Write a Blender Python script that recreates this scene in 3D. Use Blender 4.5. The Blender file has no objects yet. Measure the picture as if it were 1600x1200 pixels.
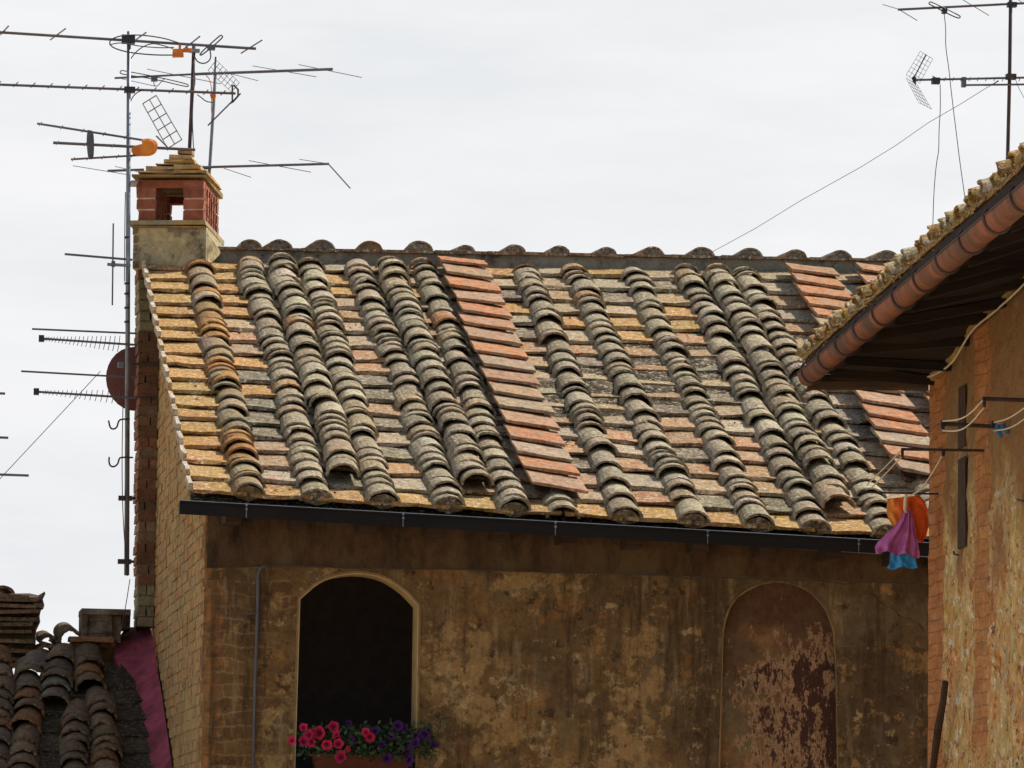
import bpy, math, random
import numpy as np
from mathutils import Vector, noise as mnoise
from mathutils.geometry import tessellate_polygon
R = math.radians
sc = bpy.context.scene
rng = random.Random(7)
# ------------------------------------------------------------------ camera
PSI, PIT, ROLL, FPX = R(6.9), R(5.1), 0.012, 9000.0
CAM = Vector((0, -36, 6.0))
FW = Vector((math.sin(PSI)*math.cos(PIT), math.cos(PSI)*math.cos(PIT), math.sin(PIT)))
r0 = Vector((math.cos(PSI), -math.sin(PSI), 0)); u0 = r0.cross(FW)
RT = r0*math.cos(ROLL) + u0*math.sin(ROLL); UP = u0*math.cos(ROLL) - r0*math.sin(ROLL)
cd = bpy.data.cameras.new("camera"); cam = bpy.data.objects.new("camera", cd); sc.collection.objects.link(cam)
from mathutils import Matrix
m = Matrix((RT, UP, -FW)).transposed().to_4x4(); m.translation = CAM
cam.matrix_world = m
cd.sensor_width = 36; cd.lens = 36*FPX/1600; cd.clip_start = 0.5; cd.clip_end = 3000
sc.camera = cam
# ------------------------------------------------------------------ sun, sky, exposure
SUNV = Vector((0.60, 0.24, 0.76)).normalized()      # towards the sun: high, behind the roof and to the right
sl = bpy.data.lights.new("sun", 'SUN'); sl.energy = 5.0; sl.angle = R(0.5); sl.color = (1, .95, .86)
so = bpy.data.objects.new("sun", sl); sc.collection.objects.link(so)
so.rotation_euler = SUNV.to_track_quat('Z', 'Y').to_euler(); so.location = (0, 0, 40)
w = bpy.data.worlds.new("World"); sc.world = w; w.use_nodes = True
wt = w.node_tree; wt.nodes.clear()
def WN(t): return wt.nodes.new(t)
sky = WN('ShaderNodeTexSky'); sky.sky_type = 'NISHITA'; sky.sun_disc = False
sky.sun_elevation = math.asin(SUNV.z); sky.sun_rotation = math.atan2(SUNV.x, SUNV.y)
tcn = WN('ShaderNodeTexCoord')
mp = WN('ShaderNodeMapping'); mp.inputs['Scale'].default_value = (1, 1, 4.5)
wt.links.new(tcn.outputs['Generated'], mp.inputs[0])
nz = WN('ShaderNodeTexNoise'); nz.inputs['Scale'].default_value = 7; nz.inputs['Detail'].default_value = 6; nz.inputs['Roughness'].default_value = .6
wt.links.new(mp.outputs[0], nz.inputs['Vector'])
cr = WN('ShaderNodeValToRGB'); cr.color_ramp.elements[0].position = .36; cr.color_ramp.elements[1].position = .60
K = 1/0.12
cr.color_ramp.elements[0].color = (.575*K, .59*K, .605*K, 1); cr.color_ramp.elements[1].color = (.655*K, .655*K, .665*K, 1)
wt.links.new(nz.outputs['Fac'], cr.inputs[0])
# cloud bright ahead and left, thinned behind the camera and overhead to shape fill
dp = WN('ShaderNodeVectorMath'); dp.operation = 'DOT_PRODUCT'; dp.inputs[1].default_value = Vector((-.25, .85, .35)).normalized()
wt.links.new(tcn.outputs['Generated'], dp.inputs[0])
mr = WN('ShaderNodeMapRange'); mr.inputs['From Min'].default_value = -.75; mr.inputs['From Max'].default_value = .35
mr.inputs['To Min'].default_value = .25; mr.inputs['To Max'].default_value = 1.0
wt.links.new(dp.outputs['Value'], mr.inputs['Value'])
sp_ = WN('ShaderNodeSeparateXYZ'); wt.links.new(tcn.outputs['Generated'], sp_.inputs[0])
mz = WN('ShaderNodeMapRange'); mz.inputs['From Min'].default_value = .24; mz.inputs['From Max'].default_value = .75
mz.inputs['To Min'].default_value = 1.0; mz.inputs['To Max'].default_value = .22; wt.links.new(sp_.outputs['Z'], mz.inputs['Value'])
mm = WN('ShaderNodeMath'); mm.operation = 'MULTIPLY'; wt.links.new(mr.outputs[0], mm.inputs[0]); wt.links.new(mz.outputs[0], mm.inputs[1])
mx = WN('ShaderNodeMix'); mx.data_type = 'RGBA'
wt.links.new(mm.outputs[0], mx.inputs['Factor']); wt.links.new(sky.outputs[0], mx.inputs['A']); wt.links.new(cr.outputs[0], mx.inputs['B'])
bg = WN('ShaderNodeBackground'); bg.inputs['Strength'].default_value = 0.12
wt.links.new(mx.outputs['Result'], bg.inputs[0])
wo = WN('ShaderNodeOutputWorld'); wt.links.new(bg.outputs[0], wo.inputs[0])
sc.view_settings.view_transform = 'Standard'; sc.view_settings.look = 'None'
sc.view_settings.exposure = 0.5; sc.view_settings.gamma = 1
# ------------------------------------------------------------------ pixel helpers
def ray(px, py): return FW*FPX + RT*(px-800) + UP*(600-py)
def U(px, py, Y):
    d = ray(px, py); return CAM + d*((Y-CAM.y)/d.y)
def UPL(px, py, P0, n):
    d = ray(px, py); return CAM + d*((P0-CAM).dot(n)/d.dot(n))
# ------------------------------------------------------------------ mesh builder
class MB:
    def __init__(s): s.v = []; s.f = []; s.c = []; s.cur = (.5, .5, .5); s.mi = 0; s.fm = []
    def col(s, c): s.cur = c; return s
    def add(s, vs, fs, c=None):
        b = len(s.v); s.v += [tuple(p) for p in vs]; s.c += [c or s.cur]*len(vs)
        s.f += [tuple(b+i for i in f) for f in fs]; s.fm += [s.mi]*len(fs)
    def box8(s, p, c=None):   # p: 4 bottom corners ccw, 4 top corners
        s.add(p, [(0,3,2,1),(4,5,6,7),(0,1,5,4),(1,2,6,5),(2,3,7,6),(3,0,4,7)], c)
    def box(s, a, b, c=None, j=0):
        x0,y0,z0 = a; x1,y1,z1 = b
        ps = [(x0,y0,z0),(x1,y0,z0),(x1,y1,z0),(x0,y1,z0),(x0,y0,z1),(x1,y0,z1),(x1,y1,z1),(x0,y1,z1)]
        if j: ps = [(x+rng.uniform(-j,j), y+rng.uniform(-j,j), z+rng.uniform(-j,j)) for x,y,z in ps]
        s.box8(ps, c)
    def obox(s, O, e, sz, c=None, j=0):   # origin corner, 3 axes, sizes
        ps = []
        for k in (0,1):
            for a,b in ((0,0),(1,0),(1,1),(0,1)):
                q = O + e[0]*(sz[0]*a) + e[1]*(sz[1]*b) + e[2]*(sz[2]*k)
                if j: q = q + Vector((rng.uniform(-j,j), rng.uniform(-j,j), rng.uniform(-j,j)))
                ps.append(q)
        s.box8(ps, c)
    def tube(s, pts, r, n=6, c=None, cap=True):
        pts = [Vector(p) for p in pts]; rs = r if isinstance(r, (list, tuple)) else [r]*len(pts)
        vs = []; fs = []; prev = None
        for i, p in enumerate(pts):
            t = (pts[min(i+1, len(pts)-1)] - pts[max(i-1, 0)]).normalized()
            a = prev if prev is not None else (Vector((0,0,1)) if abs(t.z) < .9 else Vector((1,0,0)))
            a = (a - t*a.dot(t)).normalized(); prev = a; b = t.cross(a)
            for k in range(n):
                an = 2*math.pi*k/n; vs.append(p + (a*math.cos(an)+b*math.sin(an))*rs[i])
        for i in range(len(pts)-1):
            for k in range(n): fs.append((i*n+k, i*n+(k+1)%n, (i+1)*n+(k+1)%n, (i+1)*n+k))
        if cap: fs.append(tuple(range(n-1,-1,-1))); fs.append(tuple(range((len(pts)-1)*n, len(pts)*n)))
        s.add(vs, fs, c)
    def grid(s, P, c=None):   # rows of points
        n = len(P[0]); s.add([p for r_ in P for p in r_], [(i*n+k, i*n+k+1, (i+1)*n+k+1, (i+1)*n+k) for i in range(len(P)-1) for k in range(n-1)], c)
    def build(s, name, mat, parent=None, origin=None, smooth=False):
        o = Vector(parent['org']) if parent is not None and 'org' in parent else Vector(origin or (0,0,0))
        me = bpy.data.meshes.new(name)
        me.from_pydata([tuple(Vector(p)-o) for p in s.v], [], s.f)
        at = me.color_attributes.new('tc', 'FLOAT_COLOR', 'POINT')
        at.data.foreach_set('color', np.array([(c[0],c[1],c[2],1) for c in s.c], dtype=np.float32).ravel())
        for q_ in (mat if isinstance(mat, (list, tuple)) else [mat]): me.materials.append(q_)
        if isinstance(mat, (list, tuple)): me.polygons.foreach_set('material_index', s.fm)
        if smooth: me.polygons.foreach_set('use_smooth', [True]*len(me.polygons))
        me.update()
        ob = bpy.data.objects.new(name, me); sc.collection.objects.link(ob)
        if parent is not None:
            ob.parent = parent
            ob['org'] = tuple(o)
        else:
            ob.location = o; ob['org'] = tuple(o)
        return ob
def tag(o, label=None, cat=None, group=None, kind=None):
    for k, v in (('label', label), ('category', cat), ('group', group), ('kind', kind)):
        if v: o[k] = v
    return o
def thing(name, loc, label, cat, group=None):
    o = bpy.data.objects.new(name, None); sc.collection.objects.link(o); o.location = loc; o['org'] = tuple(loc)
    o.empty_display_size = .2
    return tag(o, label, cat, group)
def jit(c, a=.12, h=.05):
    k = 1+rng.uniform(-a, a); return tuple(max(.005, x*k*(1+rng.uniform(-h, h))) for x in c)
def lerp(a, b, t): return a+(b-a)*t
def mixc(a, b, t): return tuple(x+(y-x)*t for x, y in zip(a, b))
# ------------------------------------------------------------------ materials
class NT:
    def __init__(s, name):
        s.m = bpy.data.materials.new(name); s.m.use_nodes = True; s.t = s.m.node_tree
        s.b = s.t.nodes['Principled BSDF']; s.co = s.n('ShaderNodeTexCoord').outputs['Object']; s.h = None
    def n(s, t): return s.t.nodes.new(t)
    def l(s, a, b): s.t.links.new(a, b)
    def map(s, scale=(1,1,1), loc=(0,0,0), rot=(0,0,0)):
        m_ = s.n('ShaderNodeMapping'); m_.inputs['Scale'].default_value = scale; m_.inputs['Location'].default_value = loc; m_.inputs['Rotation'].default_value = rot
        s.l(s.co, m_.inputs[0]); return m_.outputs[0]
    def noise(s, scale, detail=5, rough=.6, st=(1,1,1), loc=(0,0,0), dist=0):
        x = s.n('ShaderNodeTexNoise'); x.inputs['Scale'].default_value = scale; x.inputs['Detail'].default_value = detail
        x.inputs['Roughness'].default_value = rough; x.inputs['Distortion'].default_value = dist
        s.l(s.map(st, loc), x.inputs['Vector']); return x.outputs['Fac']
    def rg(s, v, a, b, c=0., d=1.):
        x = s.n('ShaderNodeMapRange'); x.inputs['From Min'].default_value = a; x.inputs['From Max'].default_value = b
        x.inputs['To Min'].default_value = c; x.inputs['To Max'].default_value = d; s.l(v, x.inputs['Value']); return x.outputs[0]
    def math(s, op, a, b):
        x = s.n('ShaderNodeMath'); x.operation = op
        for i, q in enumerate((a, b)):
            if isinstance(q, (int, float)): x.inputs[i].default_value = q
            else: s.l(q, x.inputs[i])
        return x.outputs[0]
    def rgb(s, c):
        x = s.n('ShaderNodeRGB'); x.outputs[0].default_value = (*c, 1); return x.outputs[0]
    def attr(s):
        x = s.n('ShaderNodeAttribute'); x.attribute_name = 'tc'; return x.outputs['Color']
    def mix(s, a, b, f, mode='MIX'):
        x = s.n('ShaderNodeMix'); x.data_type = 'RGBA'; x.blend_type = mode
        for k, q in (('A', a), ('B', b)):
            if isinstance(q, tuple): x.inputs[k].default_value = (*q, 1)
            else: s.l(q, x.inputs[k])
        if isinstance(f, (int, float)): x.inputs['Factor'].default_value = f
        else: s.l(f, x.inputs['Factor'])
        return x.outputs['Result']
    def mul(s, c, v):   # colour times value
        x = s.n('ShaderNodeVectorMath'); x.operation = 'SCALE'; s.l(c, x.inputs[0]); s.l(v, x.inputs['Scale']); return x.outputs[0]
    def xyz(s):
        x = s.n('ShaderNodeSeparateXYZ'); s.l(s.co, x.inputs[0]); return x.outputs
    def bump(s, h, dist, strength=1.0):
        x = s.n('ShaderNodeBump'); x.inputs['Distance'].default_value = dist; x.inputs['Strength'].default_value = strength
        s.l(h, x.inputs['Height'])
        if s.h is not None: s.l(s.h, x.inputs['Normal'])
        s.h = x.outputs[0]
    def out(s, col, rough=.92, metal=0, spec=.2):
        if isinstance(col, tuple): s.b.inputs['Base Color'].default_value = (*col, 1)
        else: s.l(col, s.b.inputs['Base Color'])
        s.b.inputs['Roughness'].default_value = rough; s.b.inputs['Metallic'].default_value = metal
        s.b.inputs['Specular IOR Level'].default_value = spec
        if s.h is not None: s.l(s.h, s.b.inputs['Normal'])
        return s.m

def mat_tile(name, lich, lich_amt, spots, dirt=(.035,.028,.018), dirt_amt=.5, sc_=1.0, pale=(.52,.46,.36), pale_amt=.4):
    t = NT(name); c = t.attr()
    c = t.mul(c, t.rg(t.noise(24*sc_, 8, .85), .36, .64, .42, 1.6))
    c = t.mix(c, lich, t.math('MULTIPLY', t.rg(t.noise(9*sc_, 6, .7, loc=(3,1,7)), .47, .6), lich_amt))
    c = t.mix(c, pale, t.math('MULTIPLY', t.rg(t.noise(34*sc_, 5, .75, loc=(1,5,2)), .54, .62), pale_amt))
    c = t.mix(c, spots, t.math('MULTIPLY', t.rg(t.noise(12*sc_, 6, .75, loc=(8,4,3)), .57, .64), .75))
    c = t.mix(c, dirt, t.math('MULTIPLY', t.rg(t.noise(48*sc_, 5, .8, loc=(5,5,1)), .55, .63), dirt_amt))
    t.bump(t.noise(50, 6, .8), .022, 1.0); t.bump(t.noise(16, 5, .65), .04, .8)
    return t.out(c, .97, 0, .1)
M_COPPO = mat_tile('cover_tile_terracotta', (.32,.26,.165), .65, (.60,.52,.38), dirt_amt=1.0, pale=(.74,.68,.54), pale_amt=.75)
M_COPPO_WARM = mat_tile('cover_tile_orange_lichen', (.42,.22,.05), .6, (.27,.24,.17), dirt_amt=.6, pale=(.40,.36,.27), pale_amt=.35)
M_BED = mat_tile('pan_tile_weathered', (.42,.33,.20), .6, (.46,.17,.06), dirt_amt=1.0, pale=(.78,.68,.52), pale_amt=.8)
M_BED_LICH = mat_tile('pan_tile_yellow_lichen', (.46,.27,.055), .75, (.52,.20,.045), dirt_amt=.9, pale=(.85,.72,.50), pale_amt=.85)
M_BED_DIRT = mat_tile('pan_tile_mossy', (.15,.115,.06), .8, (.60,.50,.36), dirt_amt=1.0, pale=(.72,.62,.46), pale_amt=.8)
M_RED = mat_tile('flat_tile_red', (.36,.27,.19), .7, (.62,.20,.055), dirt_amt=.45, pale=(.55,.42,.30), pale_amt=.5, sc_=.8)
M_DARKTILE = mat_tile('old_tile_brown', (.10,.075,.042), .5, (.22,.16,.10), dirt_amt=.8, pale=(.34,.27,.18), pale_amt=.55)

def mat_masonry(name, amt=1.0, st=(1,1,1), patch=(.30,.21,.10), dark=(.06,.035,.018), pa=.6, da=.5):
    t = NT(name); c = t.attr()
    c = t.mul(c, t.rg(t.noise(14, 6, .7, st), .3, .7, .65, 1.35))
    c = t.mix(c, patch, t.math('MULTIPLY', t.rg(t.noise(3.1, 7, .65, st, (4,2,1)), .46, .62), pa))
    c = t.mix(c, dark, t.math('MULTIPLY', t.rg(t.noise(7, 8, .7, st, (1,9,4)), .52, .66), da))
    t.bump(t.noise(55, 6, .75), .012, 1.0); t.bump(t.noise(12, 4, .6), .02, .6)
    return t.out(c, .96)
M_BRICK = mat_masonry('old_brickwork', patch=(.43,.29,.12), dark=(.13,.07,.03), pa=.75, da=.6)
M_STACK = mat_masonry('stack_brickwork', patch=(.13,.09,.05), pa=.4)
M_CHIM = mat_masonry('chimney_brick', patch=(.30,.12,.07), pa=.3, da=.3)
M_MORTAR = mat_masonry('mortar_and_stone', patch=(.28,.26,.19), dark=(.035,.03,.022), pa=.7, da=.8)
M_LICHEN = mat_masonry('lichened_slab', patch=(.44,.27,.06), dark=(.09,.06,.02), pa=.75, da=.5)
def mat_facade():
    t = NT('facade_plaster'); X = t.xyz(); xx, zz = X['X'], X['Z']
    big = t.noise(1.1, 6, .6, loc=(2,0,5)); jag = t.noise(30, 6, .8, loc=(4,4,1))
    def patch(sc_, loc, a, w_=.02, st=(1,1,1), det=10, r_=.72, shift=None):
        v = t.noise(sc_, det, r_, st, loc)
        if shift is not None: v = t.math('ADD', v, shift)
        return t.rg(v, a, a+w_)
    left = t.rg(t.math('ADD', xx, t.rg(big, .3, .7, -.9, .9)), 2.2, 3.6, 1, 0)      # ochre side, olive side
    c = t.mix((.125,.088,.048), (.215,.125,.050), left)
    c = t.mix(c, (.30,.19,.072), t.math('MULTIPLY', patch(2.4, (7,3,1), .50, .08), t.rg(left, 0, 1, .25, .9)))
    c = t.mix(c, (.20,.155,.085), t.math('MULTIPLY', patch(1.5, (9,2,2), .50, .06, (1,1,.7)), .75))
    low = t.rg(zz, 7.2, 8.15, .028, -.03)
    lf = t.rg(left, 0, 1, -.045, .0)
    c = t.mix(c, (.47,.30,.12), t.math('MULTIPLY', patch(3.4, (1,1,8), .53, .04, shift=t.math('ADD', low, lf)), .80))
    c = t.mix(c, (.56,.42,.20), t.math('MULTIPLY', patch(7.5, (5,1,3), .585, .03, shift=t.math('ADD', low, lf)), .75))
    c = t.mix(c, (.42,.20,.06), t.math('MULTIPLY', patch(4.2, (3,9,3), .565, .03, shift=lf), .6))
    # bare brick courses in the darker patches near the corner
    br = t.n('ShaderNodeTexBrick'); br.inputs['Scale'].default_value = 1; br.inputs['Brick Width'].default_value = .27; br.inputs['Row Height'].default_value = .082
    br.inputs['Mortar Size'].default_value = .010; br.inputs['Mortar Smooth'].default_value = .8
    br.inputs['Color1'].default_value = (.13,.062,.028,1); br.inputs['Color2'].default_value = (.24,.125,.050,1); br.inputs['Mortar'].default_value = (.29,.185,.08,1)
    cmb = t.n('ShaderNodeCombineXYZ')
    t.l(t.math('ADD', xx, t.rg(t.noise(5, 3, .6), 0, 1, -.04, .04)), cmb.inputs[0]); t.l(t.math('ADD', zz, t.rg(t.noise(3, 4, .6, loc=(4,4,4)), 0, 1, -.07, .07)), cmb.inputs[1])
    t.l(cmb.outputs[0], br.inputs['Vector'])
    near = t.rg(xx, .2, 1.1, .07, -.10)
    msk = t.math('MULTIPLY', patch(3.0, (3,7,9), .50, .035, shift=near), t.rg(xx, .05, .09))
    c = t.mix(c, br.outputs['Color'], t.math('MULTIPLY', msk, .8))
    # dark stains with ragged edges
    c = t.mix(c, (.11,.068,.028), t.math('MULTIPLY', patch(2.9, (11,2,5), .535, .09), .7))
    c = t.mix(c, (.050,.030,.016), t.math('MULTIPLY', patch(9, (2,8,5), .57, .04), .75))
    # orange brick quoin strip
    q = t.rg(t.math('ADD', xx, t.rg(t.noise(7, 5, .75, loc=(6,1,1)), .3, .7, -.06, .06)), .09, .12, 1, 0)
    c = t.mix(c, br.outputs['Color'], t.math('MULTIPLY', q, .6))
    c = t.mix(c, (.46,.20,.07), t.math('MULTIPLY', q, t.rg(t.noise(9, 6, .7, loc=(2,2,7)), .42, .56, 0, .8)))
    # runs of damp, chips, scratches
    c = t.mix(c, (.065,.042,.020), t.math('MULTIPLY', patch(6, (5,5,5), .53, .08, (1,1,.10), 7), .65))
    c = t.mix(c, (.40,.29,.14), t.math('MULTIPLY', patch(7, (1,5,9), .56, .06, (1,1,.14), 7), .45))
    c = t.mul(c, t.rg(t.noise(.7, 2, .5), 0, 1, 1.05, 1.15))
    c = t.mul(c, t.rg(t.noise(13, 9, .82, loc=(6,6,6)), .36, .64, .68, 1.30))
    c = t.mix(c, (.70,.62,.42), t.math('MULTIPLY', patch(16, (8,8,2), .655, .02), .55))
    # settlement cracks and old patch outlines
    vo = t.n('ShaderNodeTexVoronoi'); vo.feature = 'DISTANCE_TO_EDGE'; vo.inputs['Scale'].default_value = 1.15
    mp2 = t.map((1,1,1.6), (3,0,1)); ad = t.n('ShaderNodeVectorMath'); ad.operation = 'ADD'; nv = t.n('ShaderNodeTexNoise'); nv.inputs['Scale'].default_value = 3; nv.inputs['Detail'].default_value = 8
    sv = t.n('ShaderNodeVectorMath'); sv.operation = 'SCALE'; sv.inputs['Scale'].default_value = .35; t.l(t.co, nv.inputs['Vector']); t.l(nv.outputs['Color'], sv.inputs[0]); t.l(mp2, ad.inputs[0]); t.l(sv.outputs[0], ad.inputs[1]); t.l(ad.outputs[0], vo.inputs['Vector'])
    crk = t.math('MULTIPLY', t.rg(vo.outputs['Distance'], .0, .006, 1, 0), t.rg(t.noise(1.4, 4, .6, loc=(5,1,1)), .50, .56))
    c = t.mix(c, (.05,.03,.015), t.math('MULTIPLY', crk, .7))
    t.bump(t.noise(40, 7, .8), .022, 1.0); t.bump(t.noise(9, 9, .8, loc=(6,6,6)), .05, .9); t.bump(t.math('MULTIPLY', br.outputs['Fac'], msk), .012, -.8)
    return t.out(c, .97)
M_FACADE = mat_facade()
def mat_simple(name, col, rough=.8, metal=0, var=.35, scale=12, bump=.004, spec=.3, st=(1,1,1), col2=None, lo=.45, hi=.6):
    t = NT(name); c = t.mul(t.rgb(col), t.rg(t.noise(scale, 6, .7, st), .3, .7, 1-var, 1+var))
    if col2: c = t.mix(c, col2, t.rg(t.noise(scale*.6, 7, .7, st, (3,3,3)), lo, hi))
    t.bump(t.noise(scale*3, 5, .7, st), bump, .8); return t.out(c, rough, metal, spec)
def mat_vc(name, rough=.8, spec=.3, trans=0):
    t = NT(name); c = t.mul(t.attr(), t.rg(t.noise(30, 4, .6), .3, .7, .85, 1.15)); m_ = t.out(c, rough, 0, spec); return m_
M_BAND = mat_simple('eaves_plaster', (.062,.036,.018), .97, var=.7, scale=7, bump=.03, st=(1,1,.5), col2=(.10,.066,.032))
M_NICHE = (lambda: None)()
def mat_niche():
    t = NT('niche_peeling_plaster'); X = t.xyz()
    c = t.mix((.095,.046,.026), (.25,.14,.060), t.rg(t.noise(2.2, 6, .65), .44, .58))
    c = t.mix(c, (.15,.12,.062), t.math('MULTIPLY', t.rg(t.noise(3, 6, .6, loc=(3,3,3)), .42, .58), t.rg(X['Z'], 7.2, 7.75, .9, .25)))
    up = t.rg(X['Z'], 7.45, 7.80, 1, -.9)
    side = t.rg(X['X'], 3.25, 3.85, -.09, .06)
    fl = t.math('ADD', t.noise(8.5, 10, .80, st=(1.3,1,.6), loc=(2,8,1)), t.math('ADD', side, t.math('MULTIPLY', up, .09)))
    c = t.mix(c, (.34,.22,.12), t.rg(fl, .560, .575))
    c = t.mix(c, (.060,.028,.020), t.rg(fl, .612, .622))
    c = t.mul(c, t.rg(t.noise(24, 6, .7), .3, .7, .75, 1.25))
    t.bump(fl, .02, .9); t.bump(t.noise(40, 6, .7), .012, .8)
    return t.out(c, .97)
M_NICHE = mat_niche()
M_TRIM = mat_simple('window_band', (.20,.13,.055), .9, var=.3, scale=9, bump=.01)
M_JAMB = mat_simple('window_reveal', (.46,.33,.15), .9, var=.2, scale=9, bump=.01)
M_DARK = mat_simple('dark_interior', (.20,.16,.15), .95, var=.2)
M_GUT = mat_simple('gutter_grey_metal', (.010,.009,.0085), .7, .0, var=.3, scale=6, bump=.001, spec=.12, st=(.3,1,1))
M_WIRE = mat_simple('grey_cable', (.045,.05,.05), .6, var=.2, bump=.0005)
M_PIPE = mat_simple('grey_conduit', (.075,.075,.085), .5, var=.25, bump=.0005)
M_WOOD = mat_simple('dark_eaves_wood', (.045,.026,.015), .9, var=.5, scale=5, bump=.012, st=(.3,3,3))
M_SOFFIT = mat_simple('shade_dark_eaves_boards', (.020,.012,.008), .95, var=.5, scale=5, bump=.012, st=(.3,3,3))  # eaves wood darkened in its colour to hold the shade under the eave
M_STEEL = mat_simple('galvanised_steel', (.17,.19,.22), .5, .5, var=.3, scale=8, bump=.0008, col2=(.10,.07,.055), lo=.56, hi=.68)
M_RUSTM = mat_simple('dark_rusty_steel', (.055,.04,.04), .7, .3, var=.4, scale=9, bump=.001, col2=(.12,.05,.03), lo=.55, hi=.66)
M_ALU = mat_simple('aerial_aluminium', (.10,.10,.115), .5, .5, var=.3, scale=7, bump=.0006, col2=(.12,.085,.07), lo=.5, hi=.62)
M_BLACK = mat_simple('black_plastic', (.02,.022,.03), .5, var=.2, bump=.0005)
M_ORANGE = mat_simple('orange_plastic', (.62,.20,.012), .5, var=.15, bump=.0008, col2=(.45,.11,.01))
M_DISH = mat_simple('maroon_dish_paint', (.065,.010,.010), .55, var=.2, bump=.001)
M_PINK = mat_simple('pink_plaster', (.25,.042,.066), .95, var=.5, scale=5, bump=.03, col2=(.12,.018,.022), lo=.42, hi=.62)  # the dark maroon patches paint shade into the pink strip
M_LEAF = mat_vc('leaves', .6, .3)
M_CLOTH = mat_vc('cloth', .85, .15)
M_POT = mat_simple('terracotta_pot', (.10,.028,.014), .85, var=.2)
M_ROPE = mat_simple('pale_clothes_line', (.55,.47,.33), .9, var=.2, bump=.001)
M_GROUND = mat_simple('ground_paving', (.54,.41,.27), .95, var=.3, scale=2, bump=.02)
M_TERRA = mat_simple('painted_terracotta_gutter', (.19,.068,.032), .85, var=.5, scale=6, bump=.012, st=(1,1,.5), col2=(.085,.045,.027), lo=.44, hi=.60)
def mat_rubble():
    # rubble wall of stone, mortar and bricks; object Y runs along the wall
    t = NT('rubble_wall'); X = t.xyz()
    big = t.noise(2.0, 7, .62, loc=(1,2,3))
    c = t.mix((.70,.42,.13), (.86,.66,.31), t.rg(t.noise(6, 7, .7), .42, .6))
    c = t.mix(c, (.78,.34,.11), t.math('MULTIPLY', t.rg(big, .50, .60), .8))
    c = t.mix(c, (.95,.88,.68), t.math('MULTIPLY', t.rg(t.noise(11, 8, .75, st=(1,.5,1), loc=(9,1,4)), .57, .60), .95))
    c = t.mix(c, (.46,.13,.045), t.math('MULTIPLY', t.rg(t.noise(11, 7, .75, st=(1,.5,1), loc=(4,6,6)), .56, .585), .9))
    c = t.mix(c, (.05,.03,.018), t.math('MULTIPLY', t.rg(t.noise(14, 7, .78, st=(1,.5,1), loc=(2,9,9)), .595, .62), .95))
    c = t.mix(c, (.52,.47,.31), t.math('MULTIPLY', t.rg(t.noise(4, 6, .7, loc=(7,7,2)), .55, .63), .5))
    c = t.mul(c, t.rg(t.noise(18, 9, .85, st=(1,1,.8)), .36, .64, .6, 1.4))
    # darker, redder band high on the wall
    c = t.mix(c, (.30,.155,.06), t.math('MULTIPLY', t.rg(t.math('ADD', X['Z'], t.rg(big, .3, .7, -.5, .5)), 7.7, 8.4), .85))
    # brick quoins: at the corner and once further along
    Yw = t.math('ADD', X['Y'], t.rg(t.noise(7, 4, .7, loc=(1,1,5)), .3, .7, -.06, .06))
    def strip(a, b):
        return t.math('MULTIPLY', t.rg(Yw, a-.03, a), t.rg(Yw, b, b+.03, 1, 0))
    rb_ = t.n('ShaderNodeTexBrick'); rb_.inputs['Scale'].default_value = 1; rb_.inputs['Brick Width'].default_value = .28; rb_.inputs['Row Height'].default_value = .07; rb_.inputs['Mortar Size'].default_value = .006; rb_.inputs['Mortar Smooth'].default_value = .6
    rb_.inputs['Color1'].default_value = (1,1,1,1); rb_.inputs['Color2'].default_value = (.75,.72,.7,1); rb_.inputs['Mortar'].default_value = (.52,.48,.42,1)
    cb_ = t.n('ShaderNodeCombineXYZ'); t.l(X['Y'], cb_.inputs[0]); t.l(t.math('ADD', X['Z'], t.rg(t.noise(3, 3, .6), 0, 1, -.03, .03)), cb_.inputs[1]); t.l(cb_.outputs[0], rb_.inputs['Vector'])
    bc = t.mix((.78,.33,.12), (.60,.235,.08), t.rg(t.noise(14, 5, .7, st=(1,.3,1.6), loc=(3,3,8)), .44, .58))
    bc = t.mix(bc, rb_.outputs['Color'], 1.0, 'MULTIPLY')
    c = t.mix(c, bc, t.math('MULTIPLY', strip(-.62, .1), .9))
    c = t.mix(c, bc, t.math('MULTIPLY', t.math('MULTIPLY', strip(-2.35, -1.85), .8), t.rg(X['Z'], 6.75, 6.9)))
    t.bump(t.noise(12, 9, .8), .055, 1.0); t.bump(t.noise(50, 5, .7), .014, .9)
    return t.out(c, .96)
M_RUBBLE = mat_rubble()

# ------------------------------------------------------------------ ground
g = MB(); g.add([(-400,-300,0),(400,-300,0),(400,900,0),(-400,900,0)], [(0,1,2,3)])
tag(g.build('ground', M_GROUND), kind='structure')

# ------------------------------------------------------------------ main house
YE, YR = -.45, 5.4
EL, ER = U(295,779,YE), U(1450,851,YE)
RL, RR = U(215,411,YR), U(1400,431,YR)
def ze(x): return lerp(EL.z, ER.z, (x-EL.x)/(ER.x-EL.x))
def zr(x): return lerp(RL.z, RR.z, (x-RL.x)/(RR.x-RL.x))
XL, XR = EL.x, 8.6
SL = math.hypot(YR-YE, zr(4.5)-ze(4.5))
TH = math.atan2(zr(4.5)-ze(4.5), YR-YE)
NR = Vector((0, -math.sin(TH), math.cos(TH)))
def S(x, s, h=0):
    v = s/SL; return Vector((x, lerp(YE, YR, v), lerp(ze(x), zr(x), v))) + NR*h
def xe(px): return U(px, 790, YE).x
def xr(px): return U(px, 420, YR).x
XW = U(318, 1000, 0).x            # gable plane
house = thing('brick_house', (XW, 0, 0), 'old plastered brick house under a lichen-covered clay tile roof', 'house')

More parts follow.
